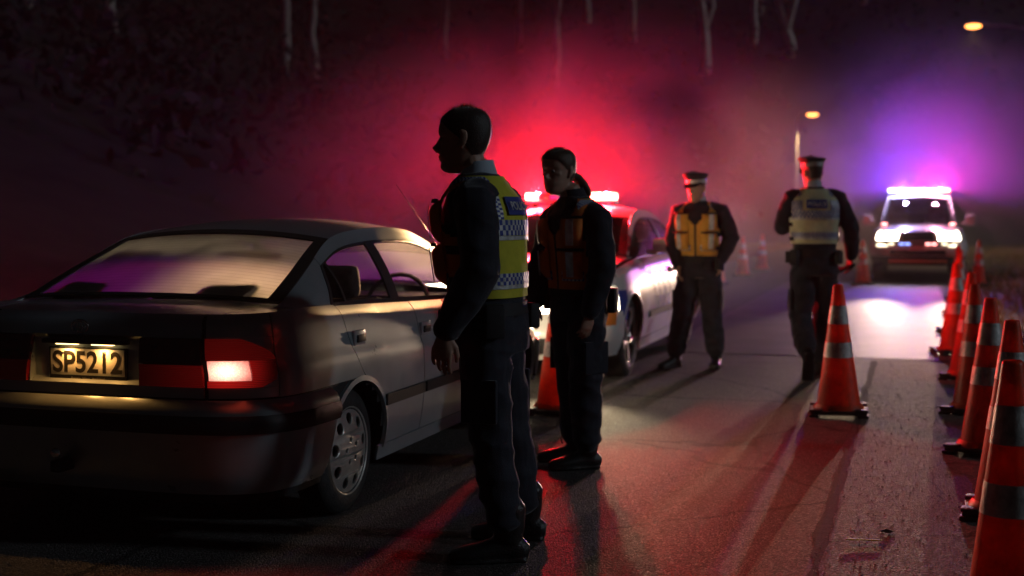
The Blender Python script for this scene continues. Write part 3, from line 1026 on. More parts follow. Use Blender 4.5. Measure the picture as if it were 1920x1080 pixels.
def door_edge(c, b):
    y = 1.0
    for k in range(14):
        z = lerp(c.arch(y, 0.265), 0.945, b)
        y = 0.5 * y + 0.5 * DE(z)
    return y

def bonnet(c, a, b, y0):
    u = lerp(-1, 1, a)
    T = c.Tx(abs(u) * c.W * c.wf(1.0) * 0.93, 1.0, True)
    pe = c.P(T if u >= 0 else 6 - T, 1.0)
    y = lerp(y0, pe.y, b)
    return Vector((u * c.W * c.wf(1.0) * 0.93 if b < 1 else pe.x, y, c.ztop(y) + 0.05 * (1 - u * u) * (1 - b ** 3)))

def door_bits(c, d, yh, zh, m0, m1, sg):
    p = c.P(c.Ty(yh), c.V(zh, yh), 0.004); p.x *= sg
    cup = boxobj('door_handle', p, (0.016, 0.125, 0.068), M['silver'] if c.W < 0.88 else M['white'], d, 0.007)
    boxobj('handle_flap', p + Vector((sg * 0.012, 0.004, -0.004)), (0.010, 0.085, 0.034), M['trim'], cup, 0.004)
    c.panel('side_moulding', lambda b: c.Ty(m0 + 0.0), c.Ty(m1), 0.455, 0.508, M['trim'], 16, 3, sg, 0.014, 0.014, parent=d)

M['brake'] = None
def tail_lens(name, k, reach):
    """ribbed red lens that glows near the bulb behind it"""
    m, n, l, b = node_mat(name)
    b.inputs['Base Color'].default_value = (0.20, 0.005, 0.007, 1)
    b.inputs['Roughness'].default_value = 0.16
    b.inputs['Coat Weight'].default_value = 0.8
    tc = n.new('ShaderNodeTexCoord')
    mp = n.new('ShaderNodeMapping'); mp.inputs['Location'].default_value = (-0.635, -0.10, -0.737)
    l.new(tc.outputs['Object'], mp.inputs['Vector'])
    sc = n.new('ShaderNodeMapping'); sc.inputs['Scale'].default_value = (1 / reach, 1 / reach, 1 / reach)
    l.new(mp.outputs['Vector'], sc.inputs['Vector'])
    gr = n.new('ShaderNodeTexGradient'); gr.gradient_type = 'SPHERICAL'
    l.new(sc.outputs['Vector'], gr.inputs['Vector'])
    wv = n.new('ShaderNodeTexWave'); wv.bands_direction = 'Z'; wv.inputs['Scale'].default_value = 45
    l.new(tc.outputs['Object'], wv.inputs['Vector'])
    bp = n.new('ShaderNodeBump'); bp.inputs['Strength'].default_value = 0.35; bp.inputs['Distance'].default_value = 0.004
    l.new(wv.outputs['Fac'], bp.inputs['Height']); l.new(bp.outputs['Normal'], b.inputs['Normal'])
    pw = n.new('ShaderNodeMath'); pw.operation = 'POWER'; pw.inputs[1].default_value = 1.6
    l.new(gr.outputs['Fac'], pw.inputs[0])
    mr = n.new('ShaderNodeMapRange'); mr.inputs['To Min'].default_value = 0.004; mr.inputs['To Max'].default_value = k
    l.new(pw.outputs['Value'], mr.inputs['Value'])
    rb = n.new('ShaderNodeMapRange'); rb.inputs['To Min'].default_value = 0.45; rb.inputs['To Max'].default_value = 1.0
    l.new(wv.outputs['Fac'], rb.inputs['Value'])
    mu = n.new('ShaderNodeMath'); mu.operation = 'MULTIPLY'
    l.new(mr.outputs['Result'], mu.inputs[0]); l.new(rb.outputs['Result'], mu.inputs[1])
    b.inputs['Emission Color'].default_value = (1.0, 0.02, 0.015, 1)
    l.new(mu.outputs['Value'], b.inputs['Emission Strength'])
    return m
M['redlit'] = tail_lens('lit_tail_lens', 0.75, 0.20)
M['reddim'] = tail_lens('faintly_lit_tail_lens', 0.10, 0.45)
BRAKE_W = 16.0
PLATE_W = 1.9
def brake_mat(name, k):
    m, n, l, b = node_mat(name)
    b.inputs['Base Color'].default_value = (0.5, 0.02, 0.015, 1)
    b.inputs['Roughness'].default_value = 0.2
    tc = n.new('ShaderNodeTexCoord')
    # a bulb behind a ribbed lens: brightest near the filament
    mp = n.new('ShaderNodeMapping'); mp.inputs['Location'].default_value = (-0.635, -0.10, -0.737)
    l.new(tc.outputs['Object'], mp.inputs['Vector'])
    gr = n.new('ShaderNodeTexGradient'); gr.gradient_type = 'SPHERICAL'
    sc = n.new('ShaderNodeMapping'); sc.inputs['Scale'].default_value = (9.5, 9.5, 16)
    l.new(mp.outputs['Vector'], sc.inputs['Vector']); l.new(sc.outputs['Vector'], gr.inputs['Vector'])
    r = n.new('ShaderNodeValToRGB')
    r.color_ramp.elements[0].color = (1.0, 0.26, 0.20, 1); r.color_ramp.elements[1].color = (1.0, 0.62, 0.42, 1)
    l.new(gr.outputs['Fac'], r.inputs['Fac'])
    l.new(r.outputs['Color'], b.inputs['Emission Color'])
    vor = n.new('ShaderNodeTexVoronoi'); vor.inputs['Scale'].default_value = 150
    l.new(tc.outputs['Object'], vor.inputs['Vector'])
    ma = n.new('ShaderNodeMath'); ma.operation = 'MULTIPLY_ADD'; ma.inputs[1].default_value = 3.6 * k; ma.inputs[2].default_value = 0.85 * k
    l.new(gr.outputs['Fac'], ma.inputs[0])
    mb = n.new('ShaderNodeMapRange'); mb.inputs['From Max'].default_value = 0.6; mb.inputs['To Min'].default_value = 1.1; mb.inputs['To Max'].default_value = 0.75
    l.new(vor.outputs['Distance'], mb.inputs['Value'])
    mc = n.new('ShaderNodeMath'); mc.operation = 'MULTIPLY'
    l.new(ma.outputs['Value'], mc.inputs[0]); l.new(mb.outputs['Result'], mc.inputs[1])
    l.new(mc.outputs['Value'], b.inputs['Emission Strength'])
    return m
M['brake'] = brake_mat('lit_brake_lens', 1.0)
M['brake_dim'] = brake_mat('lit_brake_lens_left', 0.6)
M['dimlamp'] = emit('headlamp_lens', (1.0, 0.85, 0.6), 1.2)
M['plate'] = mat('white_plate', (0.82, 0.80, 0.74), 0.4, vary=0.08, vscale=20)
M['ink'] = mat('black_ink', (0.012, 0.011, 0.010), 0.5)
M['fadedink'] = mat('faded_white_ink', (0.42, 0.38, 0.30), 0.6)
M['platelamp'] = emit('plate_bulb', (1.0, 0.66, 0.25), 5.0)
silver_saloon()

# ------------------------------------------------------------------ police vehicles
M['ledred'] = emit('lit_red_beacon', (1.0, 0.18, 0.12), 22.0)
M['ledblue'] = emit('lit_blue_beacon', (0.25, 0.30, 1.0), 22.0)
M['ledbluesoft'] = emit('lit_soft_blue_beacon', (0.2, 0.1, 1.0), 3.0)
M['ledwarm'] = emit('added_warm_white_lens', (1.0, 0.78, 0.45), 8.0)  # glowing lens added to go with the warm beam
M['ledwhite'] = emit('lit_white_beacon', (0.9, 0.92, 1.0), 9.0)
M['ledsmallred'] = emit('lit_small_red_lamp', (1.0, 0.30, 0.28), 9.0)
M['ledsmallblue'] = emit('lit_small_blue_lamp', (0.25, 0.35, 1.0), 5.0)
M['headlamp'] = emit('lit_headlamp', (1.0, 0.86, 0.62), 26.0)
M['headlampb'] = emit('lit_headlamp_full', (1.0, 0.84, 0.58), 24.0)
M['foglamp'] = emit('lit_fog_lamp', (1.0, 0.82, 0.55), 5.0)
M['dullred'] = mat('unlit_red_lens', (0.35, 0.02, 0.02), 0.2, coat=0.5)
M['dullblue'] = mat('unlit_blue_lens', (0.03, 0.05, 0.35), 0.2, coat=0.5)
M['liveryblue'] = mat('blue_livery_film', (0.02, 0.06, 0.36), 0.35, coat=0.4)
M['liveryor'] = mat('orange_livery_film', (0.75, 0.22, 0.02), 0.35, coat=0.4)
M['liverygrey'] = mat('grey_livery_film', (0.20, 0.20, 0.22), 0.4, coat=0.3)

def lightbar(root, y, z, half, seq, lamps, x0=0.0):
    """roof bar: a dark tray and a row of lens modules, each lit or dull"""
    bar = empty('roof_light_bar'); bar.parent = root; bar.location = (x0, y, z)
    boxobj('tray', (0, 0, 0.015), (half * 2, 0.26, 0.03), M['trim'], bar, 0.01)
    n = len(seq)
    w = 2 * half / n
    for k, q in enumerate(seq):
        bm = bmesh.new()
        box(bm, (-half + (k + 0.5) * w, 0, 0.068), (w - 0.006, 0.25, 0.072), None, 0.018)
        autosmooth(obj('beacon_lens', bm, M[q], bar), 50)
    for s in (-1, 1):
        boxobj('bar_foot', (s * half * 0.8, 0, -0.02), (0.05, 0.12, 0.05), M['trim'], bar, 0.006)
    for (name, x, yy, zz, e, col, sz) in lamps:
        light(name, 'POINT', bar, (x, yy, zz), e, col, sz)
    return bar

# white police saloon facing the camera
RED_W, BLUE_W, SALOON_HL_W, WARM_BEAM_W = 1050.0, 2600.0, 150.0, 34000.0
def police_saloon():
    root = empty('police_car', (-3.17, 14.42, 0), PI)
    tag(root, 'white police saloon facing the camera with glowing headlamps and red roof beacons', 'car')
    c = Car(root, L=4.88, W=0.92, zb=0.22, p=4.6, q=3.0, yc=0.85, yf=3.75, ya=0.98, yb=3.87, R=0.375, wr=0.335, bk=0.985, bulge=0.05,
            ztop=[(0, 1.03), (.6, 1.04), (1.0, 1.03), (1.8, 1.00), (2.6, .985), (3.3, .975), (3.9, .93), (4.5, .83), (4.9, .74)],
            wf=[(0, .94), (.22, .98), (.42, 1.0), (.60, 1.0), (.74, .985), (.9, .95), (.96, .93), (1, .88)],
            yrear=[(0, .10), (.3, .06), (.6, .05), (.82, .075), (.92, .10), (1, .17)],
            yfront=[(0, 4.80), (.35, 4.87), (.7, 4.82), (.9, 4.72), (1, 4.60)],
            zr=[(.45, 1.035), (.6, 1.06), (.9, 1.17), (1.2, 1.28), (1.4, 1.345), (1.7, 1.385), (2.1, 1.40), (2.4, 1.385), (2.7, 1.30), (3.05, 1.14), (3.4, .98)],
            xr=[(.45, .70), (.9, .66), (1.4, .60), (2.0, .59), (2.5, .60), (2.8, .63), (3.4, .74)],
            crown=[(.45, .018), (.8, .03), (1.4, .05), (2.1, .06), (2.7, .05), (3.4, .02)])
    paint = M['white']
    base_shell(c, root)
    g = 0.006
    TL = c.Tx(0.60, 0.7); TO = c.Ty(0.26, 0.72)
    lid = c.panel('boot_lid', -TL, TL, 0.66, lambda y: c.ztop(y), paint, 30, 10)
    def deck(a, b):
        x = lerp(-0.79, 0.79, a)
        T = c.Tx(abs(x), 1.0)
        pe = c.P(T if x > 0 else -T, 1.0)
        y = lerp(pe.y, 0.66, b)
        return Vector((x, y, c.ztop(y) + 0.02 * (1 - (x / 0.8) ** 2) * b * (1 - b) * 3))
    patch('lid_top', deck, 30, 10, paint, lid, lip=0.012)
    pe_ = spline([(0.28, 1.38), (0.45, 1.33), (0.6, 1.22), (0.75, 1.10), (1.0, 1.02)])
    def edge(b):
        y = 1.1
        for k in range(14):
            z = lerp(c.arch(y, 0.29), 1.02, b); y = 0.5 * y + 0.5 * pe_(z)
        return y
    for sg in (1, -1):
        lens_panel(c, 'tail_lamp', TL + 0.01, TO, 0.70, 0.92, M['redlens'], root, 0.01, sg=sg)
        c.panel('wing_over_lamp', TL + 0.01, TO, 0.925, lambda y: c.ztop(y), paint, 10, 5, sg)
        c.panel('rear_wing', TO + 0.01, lambda b: c.Ty(pe_(lerp(0.66, 1.02, b)) - g), 0.66, lambda y: c.ztop(y), paint, 60, 12, sg, arch=True)
        d = c.panel('rear_door', lambda b: c.Ty(edge(b)), c.Ty(2.02), 0.29, lambda y: c.ztop(y) - 0.004, paint, 60, 16, sg, arch=True)
        door_bits(c, d, 1.18, 0.86, 1.46, 2.01, sg)
        # dark slanting livery bars on the doors, orange and blue block at the front corner
        for k in range(2):
            c.panel('livery_stripe', lambda b, k=k: c.Ty(1.50 + 0.22 * k + 0.18 * b), lambda b, k=k: c.Ty(1.58 + 0.22 * k + 0.18 * b), 0.62, 0.80, M['liverygrey'], 3, 6, sg, 0.003, 0, parent=d)
        d = c.panel('front_door', c.Ty(2.028), c.Ty(3.25), 0.29, lambda y: c.ztop(y) - 0.004, paint, 26, 16, sg)
        door_bits(c, d, 2.13, 0.84, 2.04, 3.24, sg)
        for k in range(4):
            c.panel('livery_stripe', lambda b, k=k: c.Ty(2.20 + 0.23 * k + 0.18 * b), lambda b, k=k: c.Ty(2.28 + 0.23 * k + 0.18 * b), 0.62, 0.86, M['liverygrey'], 3, 6, sg, 0.003, 0, parent=d)
        tx = obj('livery_lettering', text_mesh('POLICE', 0.15, 0.0005, 1.0, 0.003), M['liveryblue'], d)
        pp = c.P(c.Ty(2.62), c.V(0.565, 2.62), 0.012)
        basis(tx, (0, sg, 0), (0, 0, 1), (sg * pp.x, pp.y, pp.z))
        fw = c.panel('front_wing', c.Ty(3.258), 2.58, 0.29, lambda y: c.ztop(y), paint, 60, 12, sg, arch=True)
        c.panel('livery_block', 2.20, 2.34, 0.50, 0.74, M['liveryblue'], 6, 5, sg, 0.003, 0, parent=fw)
        c.panel('livery_block', 2.36, 2.50, 0.46, 0.62, M['liveryor'], 6, 5, sg, 0.034, 0, parent=fw)
        c.panel('sill', c.Ty(1.34), c.Ty(3.50), 0.19, 0.284, paint, 20, 3, sg, 0.006)
        for ya in (c.ya, c.yb):
            def fn(a, b, ya=ya, sg=sg):
                t = lerp(-0.12, PI + 0.12, a)
                y = ya + (c.R + lerp(-0.004, 0.02, b)) * math.cos(t); z = c.wr + (c.R + lerp(-0.004, 0.02, b)) * math.sin(t)
                p = c.P(c.Ty(y), min(1, max(0, c.V(z, y))), lerp(0.006, 0.003, b))
                return Vector((sg * p.x, y, z))
            patch('arch_lip', fn, 30, 2, paint, root, lip=0.02, flip=sg > 0)
        hl = lens_panel(c, 'headlamp', 2.32, 2.77, 0.59, 0.755, M['headlampb'], root, 0.012, sg=sg)
        hp = c.P(2.60, c.V(0.67, 4.6), 0.10); hp.x *= sg
        light('headlamp_beam', 'SPOT', hl, hp, SALOON_HL_W, (1.0, 0.76, 0.46), 0.05, hp + Vector((0, 6, -0.8)), 84, 0.6)
        fl = lens_panel(c, 'fog_lamp', 2.45, 2.62, 0.34, 0.41, M['foglamp'], root, 0.036, sg=sg)
        wheel(root, (sg * 0.775, c.ya, c.wr), sg, 0.335, 0.24, 0.22, 'alloy')
        wheel(root, (sg * 0.775, c.yb, c.wr), sg, 0.335, 0.24, 0.22, 'alloy')
        c.panel('nose', 2.58, 3.0, 0.745, lambda y: c.ztop(y), paint, 12, 4, sg)
        bm = bmesh.new()
        box(bm, (sg * 0.99, 2.98, 1.085), (0.20, 0.10, 0.13), None, 0.035)
        box(bm, (sg * 0.89, 3.0, 1.025), (0.10, 0.06, 0.05), None, 0.012)
        autosmooth(obj('door_mirror', bm, paint, root), 50)
    te = c.Ty(0.60, 0.4)
    c.panel('rear_bumper', -te, te, 0.25, 0.652, paint, 60, 8, off=lambda b: 0.01 + 0.03 * math.sin(PI * b))
    tf = c.Ty(4.27, 0.4)
    fb = c.panel('front_bumper', tf, 6 - tf, 0.22, 0.585, paint, 60, 10, off=lambda b: 0.012 + 0.028 * math.sin(PI * b))
    c.panel('lower_grille', 2.66, 3.34, 0.27, 0.40, M['trim'], 20, 3, off=0.046, parent=fb)
    c.panel('grille', 2.78, 3.22, 0.60, 0.73, M['trim'], 20, 3, off=0.01)
    boxobj('number_plate', (0, 4.915, 0.47), (0.36, 0.012, 0.125), M['plate'], root, 0.004)
    patch('bonnet', lambda a, b: bonnet(c, a, b, 3.25), 24, 16, paint, root, lip=0.01, flip=True)
    greenhouse(c, root, paint, 0.56, 1.42, 2.62, 3.36, M['tint'], [M['tint'], M['tint'], M['glass']],
               lambda t: 0.98 + 0.22 * t ** 1.3, lambda t: 3.22 - 0.66 * t ** 0.9,
               [(lambda t: 1.22 + 0.03 * t, lambda t: 1.25 + 0.03 * t), (lambda t: 1.86, lambda t: 1.98 - 0.01 * t)])
    for x in (-0.38, 0.38): seat(root, x, 2.35, 0.48)
    seat(root, 0, 1.45, 0.48, False)
    boxobj('dashboard', (0, 3.12, 0.86), (1.35, 0.36, 0.2), M['trim'], root, 0.05)
    R = (1.0, 0.008, 0.016)
    lb = lightbar(root, 2.05, 1.475, 0.45, ['ledred', 'ledwarm', 'dullblue', 'ledbluesoft', 'dullblue', 'dullred', 'ledred'],
             [('beacon_glow', 0.36, 0.0, 0.130, RED_W, R, 0.03), ('beacon_glow', -0.36, 0.0, 0.130, RED_W * 0.5, R, 0.03), ('beacon_spill', 0.40, 0.2, 0.08, 240, R, 0.05), ('beacon_spill', -0.40, 0.2, 0.08, 240, R, 0.05)], 0.12)
    light('added_blue_beam', 'SPOT', lb, (0.0, 0.17, 0.07), BLUE_W, (0.36, 0.03, 1.0), 0.18, (0.05, 7.4, -0.45), 22, 0.8)  # added beam that tints the silver car's rear window
    light('added_warm_beam', 'SPOT', lb, (-0.26, 0.17, 0.07), WARM_BEAM_W, (1.0, 0.62, 0.26), 0.20, (-0.56, 7.4, -0.43), 8.0, 1.0)  # added narrow beam that makes the bright patch on that rear window
police_saloon()

# police four-wheel drive further up the road, coming head on
SUV_HL_W, SUV_BLUE_W, SUV_RED_W = 3000.0, 1250.0, 700.0
def police_suv():
    root = empty('police_suv', (0.02, 32.6, 0), PI)
    tag(root, 'white police four wheel drive at the far end with blazing headlamps and blue roof bar', 'car')
    c = Car(root, L=4.95, W=0.95, zb=0.36, p=5.0, q=3.6, yc=0.7, yf=4.1, ya=1.0, yb=3.85, R=0.46, wr=0.385, bk=0.985, bulge=0.02,
            ztop=[(0, 1.10), (1.5, 1.10), (3.2, 1.10), (3.8, 1.10), (4.4, 1.07), (4.95, .99)],
            wf=[(0, .94), (.25, 1.0), (.6, 1.0), (.8, .985), (.92, .96), (1, .90)],
            yrear=[(0, .10), (.3, .06), (.8, .06), (1, .10)],
            yfront=[(0, 4.82), (.35, 4.95), (.7, 4.92), (.9, 4.86), (1, 4.74)],
            zr=[(.15, 1.11), (.3, 1.45), (.42, 1.66), (.7, 1.76), (1.6, 1.79), (2.4, 1.78), (2.75, 1.70), (3.2, 1.40), (3.65, 1.10)],
            xr=[(.15, .80), (.7, .68), (1.6, .66), (2.7, .66), (3.65, .80)],
            crown=[(.15, .015), (.7, .04), (1.6, .05), (2.7, .045), (3.65, .02)])
    paint = M['white']
    base_shell(c, root)
    te = c.Ty(0.5, 0.4)
    c.panel('tailgate', -c.Tx(0.62), c.Tx(0.62), 0.62, lambda y: c.ztop(y), paint, 20, 8)
    c.panel('rear_bumper', -te, te, 0.34, 0.61, M['trim'], 40, 6, off=0.03)
    for sg in (1, -1):
        lens_panel(c, 'tail_lamp', c.Tx(0.64), c.Ty(0.22), 0.70, 1.05, M['redlens'], root, 0.01, sg=sg)
        c.panel('rear_wing', c.Ty(0.23), c.Ty(1.40), 0.46, lambda y: c.ztop(y), paint, 50, 10, sg, arch=True)
        d = c.panel('rear_door', c.Ty(1.41), c.Ty(2.22), 0.46, lambda y: c.ztop(y), paint, 30, 10, sg, arch=True)
        c.panel('front_door', c.Ty(2.23), c.Ty(3.25), 0.46, lambda y: c.ztop(y), paint, 24, 10, sg, arch=True)
        c.panel('front_wing', c.Ty(3.26), 2.55, 0.46, lambda y: c.ztop(y), paint, 50, 10, sg, arch=True)
        c.panel('side_step', c.Ty(1.5), c.Ty(3.35), 0.33, 0.42, M['trim'], 14, 3, sg, 0.05)
        hl = lens_panel(c, 'headlamp', 2.46, 2.74, 0.86, 1.02, M['headlamp'], root, 0.012, sg=sg)
        hp = c.P(2.62, c.V(0.94, 4.8), 0.12); hp.x *= sg
        light('headlamp_beam', 'SPOT', hl, hp, SUV_HL_W, (1.0, 0.68, 0.45), 0.03, hp + Vector((0.1 * sg, 10, 0.15)), 20, 0.6)
        lens_panel(c, 'fog_lamp', 2.50, 2.63, 0.73, 0.77, M['foglamp'], root, 0.05, sg=sg)
        bm = bmesh.new()
        box(bm, (sg * 0.70, 3.56, 1.165), (0.11, 0.05, 0.06), None, 0.015)
        autosmooth(obj('dash_lamp', bm, M['ledsmallred'], root), 50)
        wheel(root, (sg * 0.80, c.ya, c.wr), sg, 0.385, 0.24, 0.25, 'alloy')
        wheel(root, (sg * 0.80, c.yb, c.wr), sg, 0.385, 0.24, 0.25, 'alloy')
        bm = bmesh.new()
        box(bm, (sg * 1.07, 3.22, 1.26), (0.20, 0.10, 0.24), None, 0.04)
        box(bm, (sg * 0.94, 3.24, 1.20), (0.12, 0.05, 0.05), None, 0.012)
        autosmooth(obj('door_mirror', bm, paint, root), 50)
        c.panel('nose', 2.55, 3.0, 1.025, lambda y: c.ztop(y), paint, 10, 3, sg)
        c.panel('grille_surround', 2.745, 2.79, 0.80, 1.02, paint, 4, 5, sg, 0.012)
    tf = c.Ty(4.33, 0.4)
    fb = c.panel('front_bumper', tf, 6 - tf, 0.52, 0.83, paint, 60, 8, off=lambda b: 0.012 + 0.035 * math.sin(PI * b))
    c.panel('skid_plate', tf, 6 - tf, 0.33, 0.515, M['trim'], 40, 4, off=0.02, parent=fb)
    c.panel('lower_grille', 2.66, 3.34, 0.54, 0.66, M['trim'], 20, 3, off=0.052, parent=fb)
    boxobj('skid_bar', (0, 4.985, 0.42), (1.15, 0.03, 0.07), mat('brass_skid_bar', (0.45, 0.30, 0.14), 0.5, 0.4), fb, 0.01)
    gr = c.panel('grille', 2.80, 3.20, 0.83, 1.02, M['trim'], 20, 4, off=0.012)
    for k in range(3):
        c.panel('grille_bar', 2.80, 3.20, 0.855 + 0.055 * k, 0.875 + 0.055 * k, M['chrome'], 20, 1, off=0.02, parent=gr)
    boxobj('number_plate', (0, 5.012, 0.69), (0.36, 0.012, 0.10), M['plate'], root, 0.004)
    lb = boxobj('grille_light_bar', (0, 5.005, 0.775), (1.35, 0.03, 0.04), M['trim'], root, 0.006)
    for x, q in ((0.20, 'ledsmallblue'), (0.32, 'ledsmallblue'), (-0.2, 'ledsmallred'), (-0.32, 'ledsmallred'), (0.52, 'foglamp'), (-0.52, 'foglamp')):
        boxobj('grille_light', (x, 5.024, 0.775), (0.09, 0.012, 0.028), M[q], lb, 0.004)
    patch('bonnet', lambda a, b: bonnet(c, a, b, 3.55), 24, 14, paint, root, lip=0.01, flip=True)
    tx = obj('livery_lettering', text_mesh('POLICE', 0.17, 0.0005, 1.15, 0.003), M['liveryblue'], root)
    basis(tx, (-1, 0, 0), (0, -1, 0.10), (0, 4.50, 1.118))
    greenhouse(c, root, paint, 0.16, 0.60, 2.66, 3.62, M['tint'], [M['tint'], M['tint'], M['glass']],
               lambda t: 0.34 + 0.14 * t, lambda t: 3.44 - 0.78 * t ** 0.9,
               [(lambda t: 1.26, lambda t: 1.36), (lambda t: 2.16, lambda t: 2.28)])
    for x in (-0.40, 0.40): seat(root, x, 2.45, 0.80)
    seat(root, 0, 1.5, 0.80, False)
    boxobj('dashboard', (0, 3.28, 1.02), (1.4, 0.4, 0.16), M['trim'], root, 0.05)
    bb, rr = (0.07, 0.015, 1.0), (1.0, 0.01, 0.45)
    lightbar(root, 2.30, 1.855, 0.66, ['ledred', 'ledred', 'ledred', 'ledwhite', 'ledblue', 'ledblue', 'ledblue', 'ledblue'],
             [('beacon_glow', 0.40, 0.0, 0.125, SUV_BLUE_W, bb, 0.03), ('beacon_glow', -0.46, 0.0, 0.125, SUV_RED_W, rr, 0.03), ('beacon_spill', 0.3, 0.5, 0.16, 170, (0.55, 0.5, 1.0), 0.05), ('beacon_spill', -0.4, 0.5, 0.16, 170, (1.0, 0.35, 0.55), 0.05)])
police_suv()

# ================================================================== traffic cones
CONE_H = 0.885
def make_cone():
    root = empty('traffic_cone')
    bm = bmesh.new()
    # square base with rounded corners and four feet
    r = 0.185
    box(bm, (0, 0, 0.030), (r * 2, r * 2, 0.026), None, 0.010)
    for sx in (-1, 1):
        for sy in (-1, 1):
            box(bm, (sx * r * 0.86, sy * r * 0.86, 0.010), (0.07, 0.07, 0.02), None, 0.006)
            box(bm, (sx * r * 0.80, sy * r * 0.80, 0.046), (0.085, 0.085, 0.016), None, 0.007)
    autosmooth(obj('base', bm, M['conebase'], root), 40)
    rad = lambda z: lerp(0.148, 0.032, (z - 0.04) / (CONE_H - 0.04))
    def ring(name, z0, z1, m, e, n=6):
        bm = bmesh.new()
        prof = [(z0, rad(z0) - 0.004)] + [(lerp(z0, z1, k / n), rad(lerp(z0, z1, k / n)) + e) for k in range(n + 1)] + [(z1, rad(z1) - 0.004)]
        lathe(bm, prof, 36, 'z')
        return autosmooth(obj(name, bm, m, root), 60)
    ring('cone_body', 0.04, CONE_H - 0.012, M['coneor'], 0.0, 14)
    bm = bmesh.new()
    lathe(bm, [(0.035, 0.172), (0.05, 0.168), (0.075, 0.150)], 36, 'z')
    autosmooth(obj('skirt', bm, M['coneor'], root), 60)
    bm = bmesh.new()
    zt = CONE_H
    lathe(bm, [(zt - 0.014, rad(zt) + 0.002), (zt - 0.004, rad(zt)), (zt, rad(zt) - 0.005), (zt - 0.004, rad(zt) - 0.010), (zt - 0.08, rad(zt) - 0.008)], 30, 'z')
    autosmooth(obj('top_rim', bm, M['coneor'], root), 60)
    ring('upper_band', CONE_H * 0.70, CONE_H * 0.84, M['reflective'], 0.0016)
    ring('lower_band', CONE_H * 0.445, CONE_H * 0.56, M['reflective'], 0.0016)
    return root

def copy_tree(o, parent=None):
    c = o.copy()
    COL.objects.link(c)
    c.parent = parent
    for ch in list(o.children):
        copy_tree(ch, c)
    return c

G1 = 'orange traffic cones marking the checkpoint lane'
cones = [
    (0.315, 4.36, 'nearest traffic cone at the right, cut off by the bottom corner of the picture'),
    (0.41, 6.10, 'second nearest cone of the right hand row, half hidden behind the nearest one'),
    (0.40, 7.72, 'third cone from the camera in the right hand row'),
    (0.40, 9.28, 'fourth cone from the camera in the right hand row'),
    (0.42, 11.18, 'fifth cone from the camera in the right hand row'),
    (0.37, 13.18, 'sixth right hand cone, brightest orange one at the left front of the far cluster'),
    (0.47, 15.6, 'seventh cone of the right hand row, overlapped by nearer cones'),
    (0.55, 18.6, 'eighth cone of the right hand row, close to the verge'),
    (0.66, 22.0, 'last and smallest cone of the right hand row, far off'),
    (-0.49, 8.95, 'single cone standing in the lane beside the walking officer, casting a long shadow'),
    (-2.33, 8.42, 'cone glowing orange between the two cars, half hidden by the ponytailed officer'),
    (-1.0, 26.2, 'far cone at the left front corner of the police four wheel drive'),
    (1.15, 26.4, 'far cone at the right front corner of the police four wheel drive'),
    (-3.70, 28.8, 'left of the two far cones seen between the capped officers'),
    (-3.66, 32.2, 'right of the two far cones seen between the capped officers'),
    (-3.78, 25.6, 'far cone partly hidden by the hand of the officer in the white banded cap'),
]
cone0 = make_cone()
for k, (x, y, lab) in enumerate(cones):
    o = cone0 if k == 0 else copy_tree(cone0)
    o.location = (x, y, 0.005 if (-0.36 < x < 0.37 and y < 12.3) or (y > 12.5 and y < 26.6 and x > -2.5) else 0.001)
    o.rotation_euler = (random.uniform(-0.02, 0.02), random.uniform(-0.025, 0.025), random.uniform(-0.35, 0.35))
    tag(o, lab, 'traffic cone', G1)

# short timber posts on the far left verge
for k, (x, y) in enumerate(((-5.45, 29.5), (-5.50, 31.5), (-5.55, 33.5))):
    bm = bmesh.new()
    tube(bm, [((0, 0, -0.1), 0.085, 0.085), ((0, 0, 0.5), 0.08, 0.08), ((0, 0, 0.82), 0.075, 0.075)], 12, 0.2)
    o = obj('timber_post', bm, mat('weathered_timber_%d' % k, (0.16, 0.11, 0.075), 0.9, vary=0.4, vscale=8, bump=0.6, bscale=25), loc=(x, y, -0.03))
    autosmooth(o, 50)
    tag(o, ('nearest', 'middle', 'farthest')[k] + ' of three short timber posts on the far left verge', 'post', 'timber posts on the verge')

# ================================================================== street lamps
M['sodium'] = emit('lit_street_lamp_glass', (1.0, 0.33, 0.07), 7.0)
LAMP_W = 2200.0
def street_lamp(base, height, reach, ang, label, rise=1.55, cone=148):
    root = empty('street_lamp', base, ang)
    tag(root, label, 'street lamp', 'lit street lamps')
    bm = bmesh.new()
    tube(bm, [((0, 0, -0.5), 0.11, 0.11), ((0, 0, 1.2), 0.10, 0.10), ((0, 0, height - rise - 0.05), 0.065, 0.065)], 14)
    obj('pole', bm, M['steel'], root, smooth=True)
    bm = bmesh.new()
    pts = []
    for k in range(11):
        t = k / 10 * PI / 2
        pts.append(((reach * (1 - math.cos(t)) if False else reach * (k / 10) ** 1.5, 0, height - 0.15 - rise + rise * math.sin(t)), 0.045, 0.045))
    tube(bm, pts, 10)
    obj('arm', bm, M['steel'], root, smooth=True)
    hd = empty('lamp_head'); hd.parent = root; hd.location = (reach + 0.35, 0, height - 0.12)
    bm = bmesh.new()
    tube(bm, [((-0.42, 0, 0.02), 0.06, 0.05, (0, 1, 0)), ((-0.2, 0, 0.04), 0.12, 0.07, (0, 1, 0)), ((0.12, 0, 0.05), 0.15, 0.08, (0, 1, 0)), ((0.36, 0, 0.03), 0.09, 0.05, (0, 1, 0))], 14)
    obj('housing', bm, M['steel'], hd, smooth=True)
    bm = bmesh.new()
    ball(bm, (0.08, 0, -0.03), (0.27, 0.15, 0.10), 18, 10)
    obj('lamp_glass', bm, M['sodium'], hd, smooth=True)
    light('lamp_glow', 'SPOT', hd, (0.08, 0, -0.16), LAMP_W, (1.0, 0.62, 0.26), 0.12, (0.08, 0, -8), cone, 0.7)
    return root
